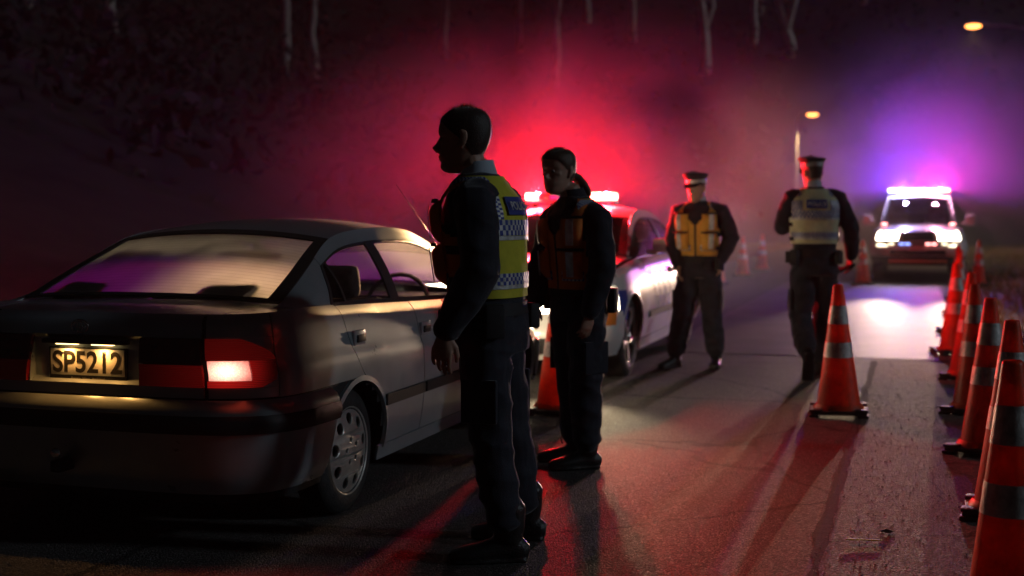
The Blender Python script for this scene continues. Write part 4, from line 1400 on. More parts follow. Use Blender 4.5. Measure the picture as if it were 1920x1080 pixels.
street_lamp((5.15, 46.97, 0), 8.0, 3.0, PI, 'larger lit street lamp on a curved arm at the top right corner')
street_lamp((-5.25, 59.2, 0), 6.05, 0.25, 0.0, 'small distant lit street lamp above the cap of the walking officer', 0.35, 95)

# ================================================================== trees on the bush-clad slope
M['bark'] = mat('pale_gum_bark', (0.55, 0.50, 0.42), 0.8, vary=0.45, vscale=1.3, bump=0.5, bscale=8)
M['bark2'] = mat('grey_bark', (0.32, 0.28, 0.23), 0.9, vary=0.45, vscale=1.5, bump=0.5, bscale=8)
M['leaf'] = mat('gum_leaves', (0.035, 0.045, 0.022), 0.7, vary=0.45, vscale=0.6, transl=0.25)
M['scrub'] = mat('scrub_leaves', (0.014, 0.017, 0.010), 0.8, vary=0.5, vscale=0.4, transl=0.2)

def leaf_cloud(v, f, c, rad, n, size, flatten=0.7):
    for k in range(n):
        d = rng.normal(0, 1, 3); d /= np.linalg.norm(d)
        p = np.array(c) + d * rad * (rng.random() ** 0.45) * np.array([1, 1, flatten])
        a = rng.normal(0, 1, 3); a /= np.linalg.norm(a)
        b = np.cross(a, rng.normal(0, 1, 3)); b /= (np.linalg.norm(b) + 1e-6)
        s = size * (0.5 + rng.random())
        i = len(v)
        v += [p - a * s, p + b * s * 0.45, p + a * s, p - b * s * 0.45]
        f.append((i, i + 1, i + 2, i + 3))

def gum_tree(x, y, h, r, forks, label, m, leaves=700, lean=(0, 0)):
    z = hill_z(x, y) - 0.3
    root = empty('gum_tree', (x, y, z))
    tag(root, label, 'tree', 'pale trunked trees on the dark slope')
    ends = []
    bm = bmesh.new()
    # forks: list of (start fraction, side offset at the top, height share, radius share)
    def limb(p0, p1, r0, r1, wob):
        pts = []
        for k in range(8):
            t = k / 7
            p = Vector(p0).lerp(Vector(p1), t)
            p += Vector((noise.noise(Vector((p.x * 2 + x, p.y, p.z * 0.4))), 0, 0)) * wob * math.sin(PI * t)
            pts.append((p, lerp(r0, r1, t), lerp(r0, r1, t)))
        tube(bm, pts, 9)
    fk = forks[0][0] if forks else 1.0
    base_top = Vector((lean[0] * fk, lean[1] * fk, h * fk))
    limb((0, 0, 0), base_top, r * 1.15, r * 0.85, 0.5)
    for (st, off, hs, rs) in forks:
        p0 = Vector((lean[0] * st, lean[1] * st, h * st))
        p1 = Vector((p0.x + off[0], p0.y + off[1], h * hs))
        limb(p0, p1, r * rs, r * rs * 0.4, 0.9)
        ends.append(p1)
        for q in range(3):
            a = p0.lerp(p1, 0.45 + 0.18 * q)
            b = a + Vector((random.uniform(-2, 2), random.uniform(-2, 2), random.uniform(1.2, 2.6)))
            limb(a, b, r * rs * 0.45, r * rs * 0.15, 0.4)
            ends.append(b)
    obj('trunk', bm, m, root, smooth=True)
    v, f = [], []
    for e in ends:
        leaf_cloud(v, f, e, 2.0, leaves // max(1, len(ends)), 0.22)
    obj('crown', from_np('crown', v, f), M['leaf'], root)
    return root

def at(px, d):   # a spot on the slope along one bearing
    t = YAW - math.atan((px - 960) / 2400.0)
    return -math.sin(t) * d, math.cos(t) * d

def two(a, b, st=0.30): return [(st, a, 0.95, 0.62), (st, b, 0.9, 0.55)]
TREES = [
    (1318, 86, 10, .34, [(.30, (-.9, 0), 1.0, .80), (.30, (1.5, .5), .9, .45), (.5, (2.4, .6), .85, .3)], 'pale forked gum tree trunk at the upper middle right of the slope', 'bark'),
    (1470, 88, 10, .36, [(.20, (-1.5, 0), 1.0, .66), (.20, (1.6, .4), .95, .6), (.40, (-4.4, .4), .80, .42), (.40, (4.0, 0), .85, .44)], 'pale gum tree with wide spreading limbs, left of the purple glow', 'bark'),
    (1408, 90, 11, .20, two((-.6, 0), (.7, .3), .5), 'short thin pale trunk between the two large gum trees', 'bark'),
    (1420, 97, 15, .22, two((-.5, 0), (.6, 0), .6), 'thin pale trunk just behind the wide spreading gum tree', 'bark2'),
    (1366, 104, 13, .26, two((-.8, 0), (.9, 0), .5), 'dim pale trunk at the top edge, right of the forked gum tree', 'bark2'),
    (1186, 92, 15, .24, two((-.6, 0), (.9, 0), .55), 'thin dim straight trunk above the ponytailed officer', 'bark2'),
    (1100, 96, 15, .28, two((-1.2, 0), (.6, 0), .45), 'dim trunk at the top edge, above and right of the nearest officer', 'bark2'),
    (1042, 84, 13, .26, two((-.9, 0), (1.0, 0), .35), 'dim forked trunk above and between the two front officers', 'bark2'),
    (974, 90, 14, .22, two((-.7, 0), (.7, 0), .55), 'faint trunk at the top edge almost above the nearest officer', 'bark2'),
    (836, 86, 14, .22, two((-.6, 0), (.9, 0), .5), 'faint slim trunk above the head of the nearest officer', 'bark2'),
    (592, 74, 13, .20, two((-.9, 0), (.6, 0), .5), 'faint slim trunk in the dark above the silver car, right of its neighbour', 'bark2'),
    (537, 72, 14, .24, two((-.7, 0), (.8, 0), .45), 'faint slim trunk in the dark above the silver car, left of its neighbour', 'bark2'),
    (218, 62, 13, .24, two((-.9, 0), (.9, 0), .4), 'faint pale trunk at the upper left of the dark slope', 'bark2'),
    (62, 58, 12, .22, two((-.8, 0), (.7, 0), .4), 'faint trunk near the left edge of the picture', 'bark2'),
    (1610, 100, 12, .28, two((-1.2, 0), (1.0, 0), .3), 'dark tree in the blue haze to the left of the police four wheel drive', 'bark2'),
    (1760, 108, 13, .30, two((-1.2, 0), (1.3, 0), .3), 'dark tree in the purple haze below the large street lamp', 'bark2'),
]
for (px, d, h, r, fk, lab, mm) in TREES:
    x, y = at(px, d)
    gum_tree(x, y, h, r, fk, lab, M[mm])

# the bush under and between them reads as one dark mass
v, f = [], []
for k in range(1500):
    px = -500 + 3200 * rng.random()
    d = 26 + 100 * rng.random() ** 0.8
    x, y = at(px, d)
    if hill_z(x, y) < 0.35 or (x > -9 and y < 62): continue
    rr = 0.8 + 1.6 * rng.random()
    leaf_cloud(v, f, (x, y, hill_z(x, y) + rr * 0.5), rr, 26, 0.24, 0.8)
tag(obj('bush', from_np('bush', v, f), M['scrub']), 'dense dark bush covering the slope behind the checkpoint', 'bush', kind='stuff')

# ================================================================== people
class Torso:
    def __init__(s, secs, fwd, k=1.0):
        s.k = k
        f = Vector((fwd[0], fwd[1], 0)).normalized()
        s.f = f
        s.l = Vector((0, 0, 1)).cross(f)          # wearer's left
        s.zs = [q[0] for q in secs]
        s.ca = spline([(q[0], q[1]) for q in secs]); s.cb = spline([(q[0], q[2]) for q in secs])
        s.rw = spline([(q[0], q[3]) for q in secs]); s.rd = spline([(q[0], q[4]) for q in secs])
    def c(s, z): return Vector((s.ca(z), s.cb(z), z))
    def at(s, phi, z, off=0.0):
        co, si = math.cos(phi), math.sin(phi)
        n = 2.5
        r = (abs(co) ** n + abs(si) ** n) ** (-1 / n)
        return s.c(z) + s.f * ((s.rd(z) + off) * co * r) + s.l * ((s.rw(z) + off) * si * r)
    def rings(s, z0, z1, n, off=0.0):
        return [(s.c(z), s.rw(z) + off, s.rd(z) + off, s.l) for z in [lerp(z0, z1, k / (n - 1)) for k in range(n)]]

def torso_loft(bm, T, z0, z1, n, off=0.0, sec=28):
    rows = []
    for k in range(n):
        z = lerp(z0, z1, k / (n - 1))
        rows.append([bm.verts.new(T.at(2 * PI * j / sec, z, off)) for j in range(sec)])
    for a, b in zip(rows, rows[1:]):
        for j in range(sec):
            bm.faces.new((a[j], a[(j + 1) % sec], b[(j + 1) % sec], b[j]))
    bm.faces.new(list(reversed(rows[0]))); bm.faces.new(rows[-1])

HEAD = [  # height over the chin, front, back, half width
    (-0.004, .060, .000, .020), (.004, .080, -.012, .032), (.016, .091, -.030, .044), (.030, .091, -.046, .052), (.042, .087, -.056, .057),
    (.052, .094, -.064, .060), (.060, .093, -.070, .062), (.066, .095, -.075, .063), (.078, .088, -.082, .066), (.095, .087, -.092, .069), (.110, .086, -.098, .071),
    (.122, .085, -.102, .073), (.134, .087, -.105, .074), (.146, .095, -.107, .0755), (.158, .096, -.108, .077), (.180, .092, -.107, .077),
    (.200, .082, -.100, .073), (.216, .066, -.088, .064), (.228, .046, -.068, .050), (.236, .022, -.044, .030), (.240, -.006, -.018, .006)]

def head_point(phi, row, off=0.0):
    z, fr, bk, w = row
    co, si = math.cos(phi), math.sin(phi)
    n = 2.25
    r = (abs(co) ** n + abs(si) ** n) ** (-1 / n)
    mid = (fr + bk) / 2 * 0.55
    d = (fr - mid + off) if co > 0 else (mid - bk + off)
    return mid + d * co * r, (w + off) * si * r, z

def head_frame(pos, fwd, tilt, k):
    f = Vector(fwd).normalized()
    l = Vector((0, 0, 1)).cross(f).normalized()
    f = (f * math.cos(tilt) - Vector((0, 0, 1)) * math.sin(tilt)).normalized()
    u = f.cross(l)
    return lambda x, y, z: Vector(pos) + (f * x + l * y + u * z) * k

def add_head(bm, fr, ears=True, nose=1.0):
    sec = 32
    rows = [[bm.verts.new(fr(*head_point(2 * PI * j / sec, r))) for j in range(sec)] for r in HEAD]
    for a, b in zip(rows, rows[1:]):
        for j in range(sec):
            bm.faces.new((a[j], a[(j + 1) % sec], b[(j + 1) % sec], b[j]))
    bm.faces.new(list(reversed(rows[0]))); bm.faces.new(rows[-1])
    tip = 0.105 + 0.008 * nose
    tube(bm, [(fr(.080, 0, .140), .008, .008), (fr(.090, 0, .122), .0095, .009), (fr(.100, 0, .105), .011, .010), (fr(tip - .002, 0, .094), .0135, .012), (fr(tip - .010, 0, .086), .0125, .010), (fr(.088, 0, .080), .010, .008)], 10)
    for s in (-1, 1):
        tube(bm, [(fr(.092, s * .011, .086), .007, .007), (fr(.084, s * .014, .085), .007, .007)], 8)
        tube(bm, [(fr(.082, s * .012, .148), .009, .007), (fr(.078, s * .036, .150), .009, .007), (fr(.060, s * .056, .146), .008, .007)], 8)   # brow
        tube(bm, [(fr(.066, s * .034, .112), .014, .012), (fr(.050, s * .054, .110), .014, .012)], 8)    # cheek
        if ears:
            pts = [(-.002, .092, .010), (-.012, .108, .014), (-.018, .125, .017), (-.018, .142, .016), (-.008, .154, .011)]
            tube(bm, [(fr(x, s * (.072 + (.012 if 0 < i < 4 else .006)), z), r, .006, fr(1, 0, 0) - fr(0, 0, 0)) for i, (x, z, r) in enumerate(pts)], 8)
    tube(bm, [(fr(.086, -.022, .060), .005, .006), (fr(.094, -.008, .0615), .006, .006), (fr(.094, .008, .0615), .006, .006), (fr(.086, .022, .060), .005, .006)], 8)
    tube(bm, [(fr(.084, -.018, .051), .005, .006), (fr(.092, 0, .050), .007, .007), (fr(.084, .018, .051), .005, .006)], 8)

def add_hand(bm, wrist, d, nrm, k=1.0, curl=0.5, thumb=1):
    """wrist, finger direction, palm-facing direction"""
    d = Vector(d).normalized(); nrm = Vector(nrm); nrm = (nrm - d * nrm.dot(d)).normalized()
    w = d.cross(nrm) * thumb                    # towards the thumb
    W0 = Vector(wrist)
    tube(bm, [(W0 - d * .02 * k, .027 * k, .020 * k, w), (W0 + d * .012 * k, .030 * k, .019 * k, w), (W0 + d * .05 * k, .041 * k, .016 * k, w), (W0 + d * .088 * k, .040 * k, .013 * k, w)], 14)
    for i, (o, L) in enumerate(((.034, .072), (.0115, .082), (-.0115, .077), (-.034, .060))):
        p = W0 + d * (.085 - .004 * abs(i - 1)) * k + w * o * k
        c = curl * (0.85 + 0.12 * i)
        pts = [(p - d * .02 * k, .0098 * k, .0098 * k, w)]
        q = d.copy()
        for seg, fr_ in ((0.45, 0.45), (0.32, 0.9), (0.23, 0.7)):
            pts.append((p, (.0086 * k), .0086 * k, w))
            ang = c * fr_
            q = (q * math.cos(ang) + nrm * math.sin(ang)).normalized()
            # keep the palm side turning with the finger
            p = p + q * L * seg * k
        pts.append((p, .0075 * k, .0072 * k, w))
        tube(bm, pts, 8)
    t0 = W0 + d * .018 * k + w * .022 * k + nrm * .004 * k
    t1 = W0 + d * .045 * k + w * .046 * k + nrm * .014 * k
    t2 = W0 + d * .075 * k + w * .053 * k + nrm * .024 * k
    t3 = W0 + d * .096 * k + w * .050 * k + nrm * .034 * k
    tube(bm, [(t0, .015 * k, .014 * k), (t1, .0125 * k, .012 * k), (t2, .0105 * k, .010 * k), (t3, .008 * k, .008 * k)], 8)

def limb_pts(p, radii, sub=3):
    """points through joints with radii, evenly subdivided for a smooth bend"""
    out = []
    n = len(p)
    for i in range(n - 1):
        for k in range(sub):
            t = k / sub
            out.append((Vector(p[i]).lerp(Vector(p[i + 1]), t), lerp(radii[i], radii[i + 1], t)))
    out.append((Vector(p[-1]), radii[-1]))
    return [(q, r, r) for q, r in out]

def boot(parent, ankle, toe_dir, m, pitch=0.0, k=1.0, ground=0.0, voxel=0.008):
    d = Vector(toe_dir).normalized()
    side = Vector((0, 0, 1)).cross(Vector((d.x, d.y, 0)).normalized())
    up = side.cross(d) * -1 if side.cross(d).z < 0 else side.cross(d)
    A = Vector(ankle)
    q = lambda x, z: A + d * x * k + up * (z - 0.09) * k
    bm = bmesh.new()
    tube(bm, [(q(-.012, .21), .056 * k, .058 * k, side), (q(-.012, .14), .052 * k, .055 * k, side), (q(0, .085), .048 * k, .056 * k, side)], 14)
    tube(bm, [(q(-.062, .045), .036 * k, .040 * k, side), (q(-.03, .05), .041 * k, .050 * k, side), (q(.03, .052), .042 * k, .050 * k, side), (q(.09, .042), .047 * k, .040 * k, side),
              (q(.145, .036), .049 * k, .034 * k, side), (q(.185, .032), .042 * k, .028 * k, side), (q(.205, .030), .030 * k, .022 * k, side)], 16)
    tube(bm, [(q(-.066, .012), .038 * k, .014 * k, side), (q(0, .012), .040 * k, .014 * k, side), (q(.10, .012), .050 * k, .014 * k, side), (q(.19, .013), .044 * k, .014 * k, side), (q(.21, .014), .03 * k, .012 * k, side)], 14)
    return fuse('boot', bm, voxel, m, parent, 3, flat=ground)

def officer(name, base, label, fwd, secs, J, head, cloth, voxel=0.006, hatted=False, hair='short', detail=True, belt_z=1.0, hem=0.86):
    """J: joints in the person's own frame (x to the picture's right, y away from the camera, z up)"""
    root = empty('person', (base[0], base[1], base[2] if len(base) > 2 else 0.0), YAW)
    tag(root, label, 'person', 'police officers at the checkpoint')
    T = Torso(secs, fwd)
    hp, hf, ht, hk = head
    fr = head_frame(hp, hf, ht, hk)
    neck0 = T.c(secs[-2][0] - 0.03); 
    zt = secs[-1][0]
    # ---- the body, one skin
    bm = bmesh.new()
    add_head(bm, fr)
    nk = fr(-.030, 0, .035)
    tube(bm, [(T.c(zt - 0.07), .062, .060), (T.c(zt - 0.01).lerp(nk, 0.35), .056, .057), (nk, .054, .058), (fr(-.022, 0, .085), .05, .055)], 16)
    torso_loft(bm, T, hem, zt - 0.02, 14, -0.016)
    for sd in ('L', 'R'):
        sh, el, wr = J['sh' + sd], J['el' + sd], J['wr' + sd]
        tube(bm, limb_pts([sh, el, wr], [.050, .041, .028]), 12)
        add_hand(bm, wr, J['hd' + sd], J['pn' + sd], J.get('hk', 1.0), J.get('curl' + sd, 0.5), J.get('th' + sd, 1))
        hp_, kn, an = J['hip' + sd], J['kn' + sd], J['an' + sd]
        tube(bm, limb_pts([hp_, kn, an], [.080, .052, .036]), 12)
    body = fuse('body', bm, voxel, M['skin'], root, 2)
    # eyes
    for s in (-1, 1):
        bm = bmesh.new()
        p = fr(.0785, s * .031, .126)
        ball(bm, p, (.010, .010, .008), 10, 8)
        obj('eye', bm, mat('eye_%s' % s, (0.55, 0.52, 0.5), 0.1) if 'eyew' not in M else M['eyew'], root, smooth=True)
    # ---- trousers
    bm = bmesh.new()
    torso_loft(bm, T, hem - 0.04, belt_z + 0.01, 6, 0.004)
    tr = cloth.get('leg', [.100, .082, .070])
    for sd in ('L', 'R'):
        kn, an = Vector(J['kn' + sd]), Vector(J['an' + sd])
        end = an + (kn - an) * 0.16
        mid = kn.lerp(end, 0.55)
        tube(bm, limb_pts([J['hip' + sd], Vector(J['hip' + sd]).lerp(kn, .5), kn, mid, end], [tr[0], (tr[0] + tr[1]) / 2 + .004, tr[1], (tr[1] + tr[2]) / 2 + .002, tr[2]], 3), 16)
    trs = fuse('trousers', bm, max(0.008, voxel), M['navyt'], root, 3, fold=0.011, fscale=7.0, fdir=(1, 1, 1.5))
    # cargo pockets on the outer thighs
    for sd, s in (('L', 1), ('R', -1)):
        h_, k_ = Vector(J['hip' + sd]), Vector(J['kn' + sd])
        p = h_.lerp(k_, .62) + T.l * s * (tr[0] * 0.5 + tr[1] * 0.5 - 0.006)
        rot = Matrix((T.f, T.l, Vector((0, 0, 1)))).transposed()
        boxobj('cargo_pocket', p, (.15, .022, .17), M['navyt'], trs, 0.009, rot)
    # ---- jumper or jacket
    bm = bmesh.new()
    torso_loft(bm, T, cloth.get('jhem', belt_z - 0.06), zt - 0.035, 14, 0.004)
    sl = cloth.get('sleeve', [.075, .066, .046])
    for sd in ('L', 'R'):
        sh, el, wr = Vector(J['sh' + sd]), Vector(J['el' + sd]), Vector(J['wr' + sd])
        end = wr + (el - wr) * 0.03
        tube(bm, limb_pts([T.c(sh.z + .02).lerp(sh, .55), sh, sh.lerp(el, .5), el, el.lerp(end, .5), end], [sl[0], sl[0], (sl[0] + sl[1]) / 2, sl[1], (sl[1] + sl[2]) / 2 + .004, sl[2]], 3), 16)
    jp = fuse('jumper', bm, max(0.008, voxel), M['navy'], root, 4, fold=0.009, fscale=8.0, fdir=(1, 1, 1.3))
    # ---- collar
    def collar(a, b):
        ph = lerp(0.5, 2 * PI - 0.5, a)
        z = lerp(zt - 0.055, zt + 0.012 + 0.010 * math.cos(ph + PI), b)
        p = T.c(zt - 0.05).lerp(nk, 0.30 * b)
        r = lerp(.078, .064, b)
        return Vector((p.x, p.y, z)) + T.f * r * math.cos(ph) + T.l * r * math.sin(ph)
    patch('shirt_collar', collar, 28, 4, M['shirt'] if cloth.get('shirt', True) else M['navy'], root, solid=0.004)
    # ---- hair
    if hair:
        def lim(phi):     # height of the hairline round the head
            c = math.cos(phi)
            return .188 if c > .75 else lerp(.118, .188, max(0, c) / .75) if c > 0 else lerp(.118, .045 if hair == 'short' else .04, min(1, -c * 1.3))
        H = spline([(r[0], r[1]) for r in HEAD]); K = spline([(r[0], r[2]) for r in HEAD]); Wd = spline([(r[0], r[3]) for r in HEAD])
        off = 0.0035 if hair == 'short' else 0.008
        def hp3(a, b):
            ph = 2 * PI * a
            z = lerp(lim(ph), .2399, 1 - (1 - b) ** 1.6)
            grow = off * min(1, 0.35 + b * 4) * (1.0 if hair == 'short' else 1.1)
            x, y, zz = head_point(ph, (z, H(z), K(z), Wd(z)), grow)
            return fr(x, y, zz + grow * max(0, (z - .17) / .07) * (3.0 if hair == 'short' else 1.0))
        hr = patch('hair', hp3, 48, 16, M[cloth.get('hairmat', 'hair')], root, solid=0.0015)
        # loose short strands that catch the light from behind
        v, f = [], []
        for k in range(2200 if detail else 150):
            a = rng.random(); b = rng.random() ** 0.7 * 0.98
            p = hp3(a, b); p2 = hp3((a + 0.004) % 1, b)
            n = (p - fr(-.01, 0, .13)).normalized()
            L = (0.006 + 0.012 * rng.random()) * (1 if hair == 'short' else 0.9)
            tip = p + n * L + Vector(rng.normal(0, 0.0035, 3))
            s = (p2 - p).normalized() * 0.0007
            i = len(v); v += [p - s, p + s, tip]; f.append((i, i + 1, i + 2))
        obj('loose_strands', from_np('loose_strands', v, f), M['strands'], hr)
        if hair == 'pony':
            bm = bmesh.new()
            tl = cloth['tail']
            tube(bm, [(Vector(p), r, r * .8) for p, r in tl], 10)
            fuse('ponytail', bm, 0.007, M[cloth.get('hairmat', 'hair')], root, 2, fold=0.004, fscale=22, fdir=(1, 1, .3))
            v, f = [], []
            for k in range(260):
                i0 = rng.integers(0, len(tl) - 1); t = rng.random()
                p = Vector(tl[i0][0]).lerp(Vector(tl[i0 + 1][0]), t)
                n = Vector(rng.normal(0, 1, 3)).normalized()
                r = lerp(tl[i0][1], tl[i0 + 1][1], t)
                p = p + n * r * .8; tip = p + n * .010 + Vector((0.006, 0, -.016))
                s = Vector((0.0008, 0, 0.0005)); j = len(v); v += [p - s, p + s, tip]; f.append((j, j + 1, j + 2))
            obj('loose_strands', from_np('loose_strands', v, f), M['strands'], hr)
    # ---- boots
    for sd in ('L', 'R'):
        boot(root, J['an' + sd], J['toe' + sd], M['boot'], k=J.get('bk', 1.0), voxel=max(.007, voxel))
    # ---- belt with pouches
    b = patch('belt', lambda a, q: T.at(2 * PI * a, lerp(belt_z - .045, belt_z + .005, q), .016), 48, 3, M['webbing'], root, solid=0.008)
    for ph, sz in cloth.get('pouches', [(1.2, .10), (2.2, .13), (-1.2, .12), (-2.2, .10), (.5, .07)]):
        p = T.at(ph, belt_z - .06, .036)
        nrm = (T.at(ph, belt_z, .1) - T.at(ph, belt_z, 0)).normalized()
        rot = Matrix((Vector((0, 0, 1)).cross(nrm), nrm, Vector((0, 0, 1)))).transposed()
        boxobj('pouch', p, (.075, .045, sz), M['webbing'], b, 0.010, rot)
    # ---- boots' laces
    if detail:
        for sd in ('L', 'R'):
            A = Vector(J['an' + sd]); d = Vector(J['toe' + sd]).normalized()
            bm = bmesh.new()
            tube(bm, [(A + d * .055 + Vector((0, 0, .07)), .003, .003), (A + d * .085 + Vector((0, -.02, .055)), .003, .003), (A + d * .075 + Vector((0, -.03, .02)), .003, .003)], 6)
            obj('boot_lace', bm, M['webbing'], root, smooth=True)
    return root, T, fr, jp

M['eyew'] = mat('eye', (0.30, 0.28, 0.26), 0.12)

def vest(root, T, zlo, zarm, zsh, ztop, front='pockets', sign=True, seed=0, mainm='hivis', frontm='hivis'):
    """hi-vis vest: a shell round the torso with armholes and an open neck, bands, checks, pockets, a name panel"""
    off = .021
    v = empty('vest'); v.parent = root
    def keep(a, b):
        ph = 2 * PI * a; z = lerp(zlo, ztop, b)
        dl = min(abs(ph - PI / 2), abs(ph - 3 * PI / 2))
        if zarm < z < zsh:
            t = (z - zarm) / (zsh - zarm)
            if dl < 0.80 * math.sqrt(max(0, 1 - (2 * t - 1) ** 4)) * (1 - .30 * t): return False
        fr_ = min(ph, 2 * PI - ph)
        if fr_ < 0.05: return False
        if fr_ < 0.05 + max(0, (z - (zsh - .16))) * 5.0: return False
        return True
    wob = lambda ph, z: .0035 * noise.noise(Vector((ph * 3 + seed, z * 9, seed)))
    S_ = lambda ph, z, o=0.0: T.at(ph, z, off + o + wob(ph, z))
    fm = frontm != mainm
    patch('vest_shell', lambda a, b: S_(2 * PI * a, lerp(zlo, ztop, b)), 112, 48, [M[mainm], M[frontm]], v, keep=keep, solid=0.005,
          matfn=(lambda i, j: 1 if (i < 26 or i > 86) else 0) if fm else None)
    A = lambda d: math.radians(d)
    def strip(name, p0, p1, z0, z1, m, o=.005, nu=24, nv=4, matfn=None, solid=.002, keepf=None):
        return patch(name, lambda a, b: S_(lerp(A(p0), A(p1), a), lerp(z0, z1, b), o), nu, nv, m, v, solid=solid, matfn=matfn, keep=keepf)
    chk = [M['reflective'], M['checkblue']]
    cm = lambda i, j: (i + j) % 2
    # back: reflective band, checks at the yoke and hem, name panel
    strip('check_band', 122, 238, zarm + .005, zarm + .065, chk, nu=28, nv=3, matfn=cm)
    strip('check_band', 122, 150, zarm + .067, zsh - .05, chk, nu=6, nv=10, matfn=cm)
    strip('check_band', 210, 238, zarm + .067, zsh - .05, chk, nu=6, nv=10, matfn=cm)
    strip('reflective_band', 100, 260, zarm - .012, zarm + .003, [M['reflective']])
    strip('check_band', 105, 255, zlo + .05, zlo + .095, chk, nu=36, nv=3, matfn=cm)
    strip('reflective_band', 98, 262, zlo + .035, zlo + .049, [M['reflective']])
    # shoulder checks
    for s in (1, -1):
        def sh(a, b, s=s):
            t = lerp(0.02, 0.98, a)
            ph = s * lerp(A(48), A(140), t)
            dip = math.sin(PI * t)
            z = lerp(zsh - .03, zsh + .012, dip ** .6) + lerp(0, .030, b)
            return S_(ph, min(z, ztop - .004), .006)
        patch('check_band', sh, 22, 3, chk, v, solid=.002, matfn=cm, flip=s < 0)
    if sign:
        pn = strip('name_panel', 158, 202, zarm + .085, zarm + .155, M['webbing'] if False else M['checkblue'], .010, 12, 4, solid=.005)
        tx = obj('panel_lettering', text_mesh('POLICE', .048, .0006, 1.0, .001), M['reflective'], pn)
        c0 = S_(A(180), zarm + .118, .0175)
        up = (S_(A(180), zarm + .150, .017) - S_(A(180), zarm + .09, .017))
        basis(tx, S_(A(188), zarm + .12) - S_(A(172), zarm + .12), up, c0)
        # crest beside the word
    # side straps
    for s in (1, -1):
        for zz in (zarm - .05, zarm - .17):
            strip('side_strap', 62 if s > 0 else 298, 120 if s > 0 else 240, zz - .016, zz + .016, M['webbing'], .007, 10, 2, solid=.004)
    if front:
        fa = 1
        for s in (1, -1):
            for (z0, z1, th) in ((zarm - .02, zarm + .14, .026), (zarm - .185, zarm - .03, .034)):
                pk = patch('chest_pocket', lambda a, b, s=s, z0=z0, z1=z1, th=th: S_(s * lerp(A(17), A(56), a), lerp(z0, z1, b), .004 + th * min(1, 5 * min(a, 1 - a, b, 1 - b) + .15)), 10, 8, M[frontm], v, solid=.004, flip=s < 0)
                patch('pocket_edge', lambda a, b, s=s, z1=z1, th=th: S_(s * lerp(A(15), A(58), a), lerp(z1 - .008, z1 + .006, b), .010 + th * .8), 8, 2, M['webbing'], pk, solid=.004, flip=s < 0)
                patch('pocket_stripe', lambda a, b, s=s, z0=z0, z1=z1, th=th: S_(s * lerp(A(31), A(42), a), lerp(z0 + .012, z1 - .012, b), .0105 + th), 3, 4, M['reflective'], pk, solid=.002, flip=s < 0)
            strip('check_band', 14 if s > 0 else 302, 58 if s > 0 else 346, zlo + .045, zlo + .095, chk, nu=12, nv=3, matfn=cm)
        # zip
        patch('zip', lambda a, b: S_(lerp(-.05, .05, a), lerp(zlo, zsh - .16, b), -.002), 3, 10, M['webbing'], v, solid=.003)
    return v

def peaked_cap(root, fr):
    """police cap: soft wide crown, white banded side, dark peak"""
    cp = empty('cap'); cp.parent = root
    def ring(rx, ry, z, ph, sh=0.0):
        return fr(-.008 + sh + rx * math.cos(ph), ry * math.sin(ph), z)
    pr = [(.104, .084, .168), (.106, .086, .176), (.106, .086, .206)]
    patch('cap_band', lambda a, b: ring(lerp(.107, .108, b), lerp(.0865, .0875, b), lerp(.170, .205, b), 2 * PI * a), 40, 3, [M['reflective'], M['capcheck']], cp, solid=.003,
          matfn=lambda i, j: (i + j) % 2 if CAPCHECK else 0)
    prof = [(.108, .088, .205, 0), (.118, .098, .220, .002), (.132, .112, .240, .006), (.130, .110, .250, .006), (.100, .085, .258, .004), (.05, .04, .262, .0), (.002, .002, .263, 0)]
    def crown(a, b):
        t = b * (len(prof) - 1); i = min(len(prof) - 2, int(t)); q = t - i
        r = [lerp(prof[i][k], prof[i + 1][k], q) for k in range(4)]
        ph = 2 * PI * a
        return ring(r[0], r[1], r[2] + .016 * math.cos(ph) * min(1, b * 2), ph, r[3])
    patch('cap_crown', crown, 40, 18, M['navy'], cp)
    def peak(a, b):
        ph = lerp(-1.15, 1.15, a)
        e = math.cos(ph * 1.3) ** .7 if abs(ph * 1.3) < PI / 2 else 0
        return fr(-.008 + (.107 + .062 * b * e) * math.cos(ph), (.087 + .010 * b) * math.sin(ph), .172 - .034 * b * e)
    patch('cap_peak', peak, 24, 6, M['capshine'], cp, solid=.004)
    bm = bmesh.new()
    ball(bm, fr(.106, 0, .206), (.010, .010, .012), 8, 6)
    obj('cap_badge', bm, M['chrome'], cp, smooth=True)
    return cp
M['capcheck'] = mat('navy_cap_check', (0.02, 0.025, 0.08), 0.6)
M['capshine'] = mat('black_gloss_peak', (0.01, 0.01, 0.012), 0.2, coat=0.6)
CAPCHECK = False

def std_secs(k, a, b, lean=(0, 0), wide=1.0, deep=1.0):
    base = [(.80, .165, .115), (.92, .175, .125), (1.02, .163, .117), (1.15, .168, .120), (1.28, .182, .126), (1.38, .188, .126), (1.44, .172, .108), (1.49, .122, .083), (1.53, .080, .067), (1.57, .064, .062)]
    z0, z1 = .80, 1.57
    return [(z * k, a + lean[0] * (z - z0) / (z1 - z0), b + lean[1] * (z - z0) / (z1 - z0), w * k * wide, d * k * deep) for z, w, d in base]

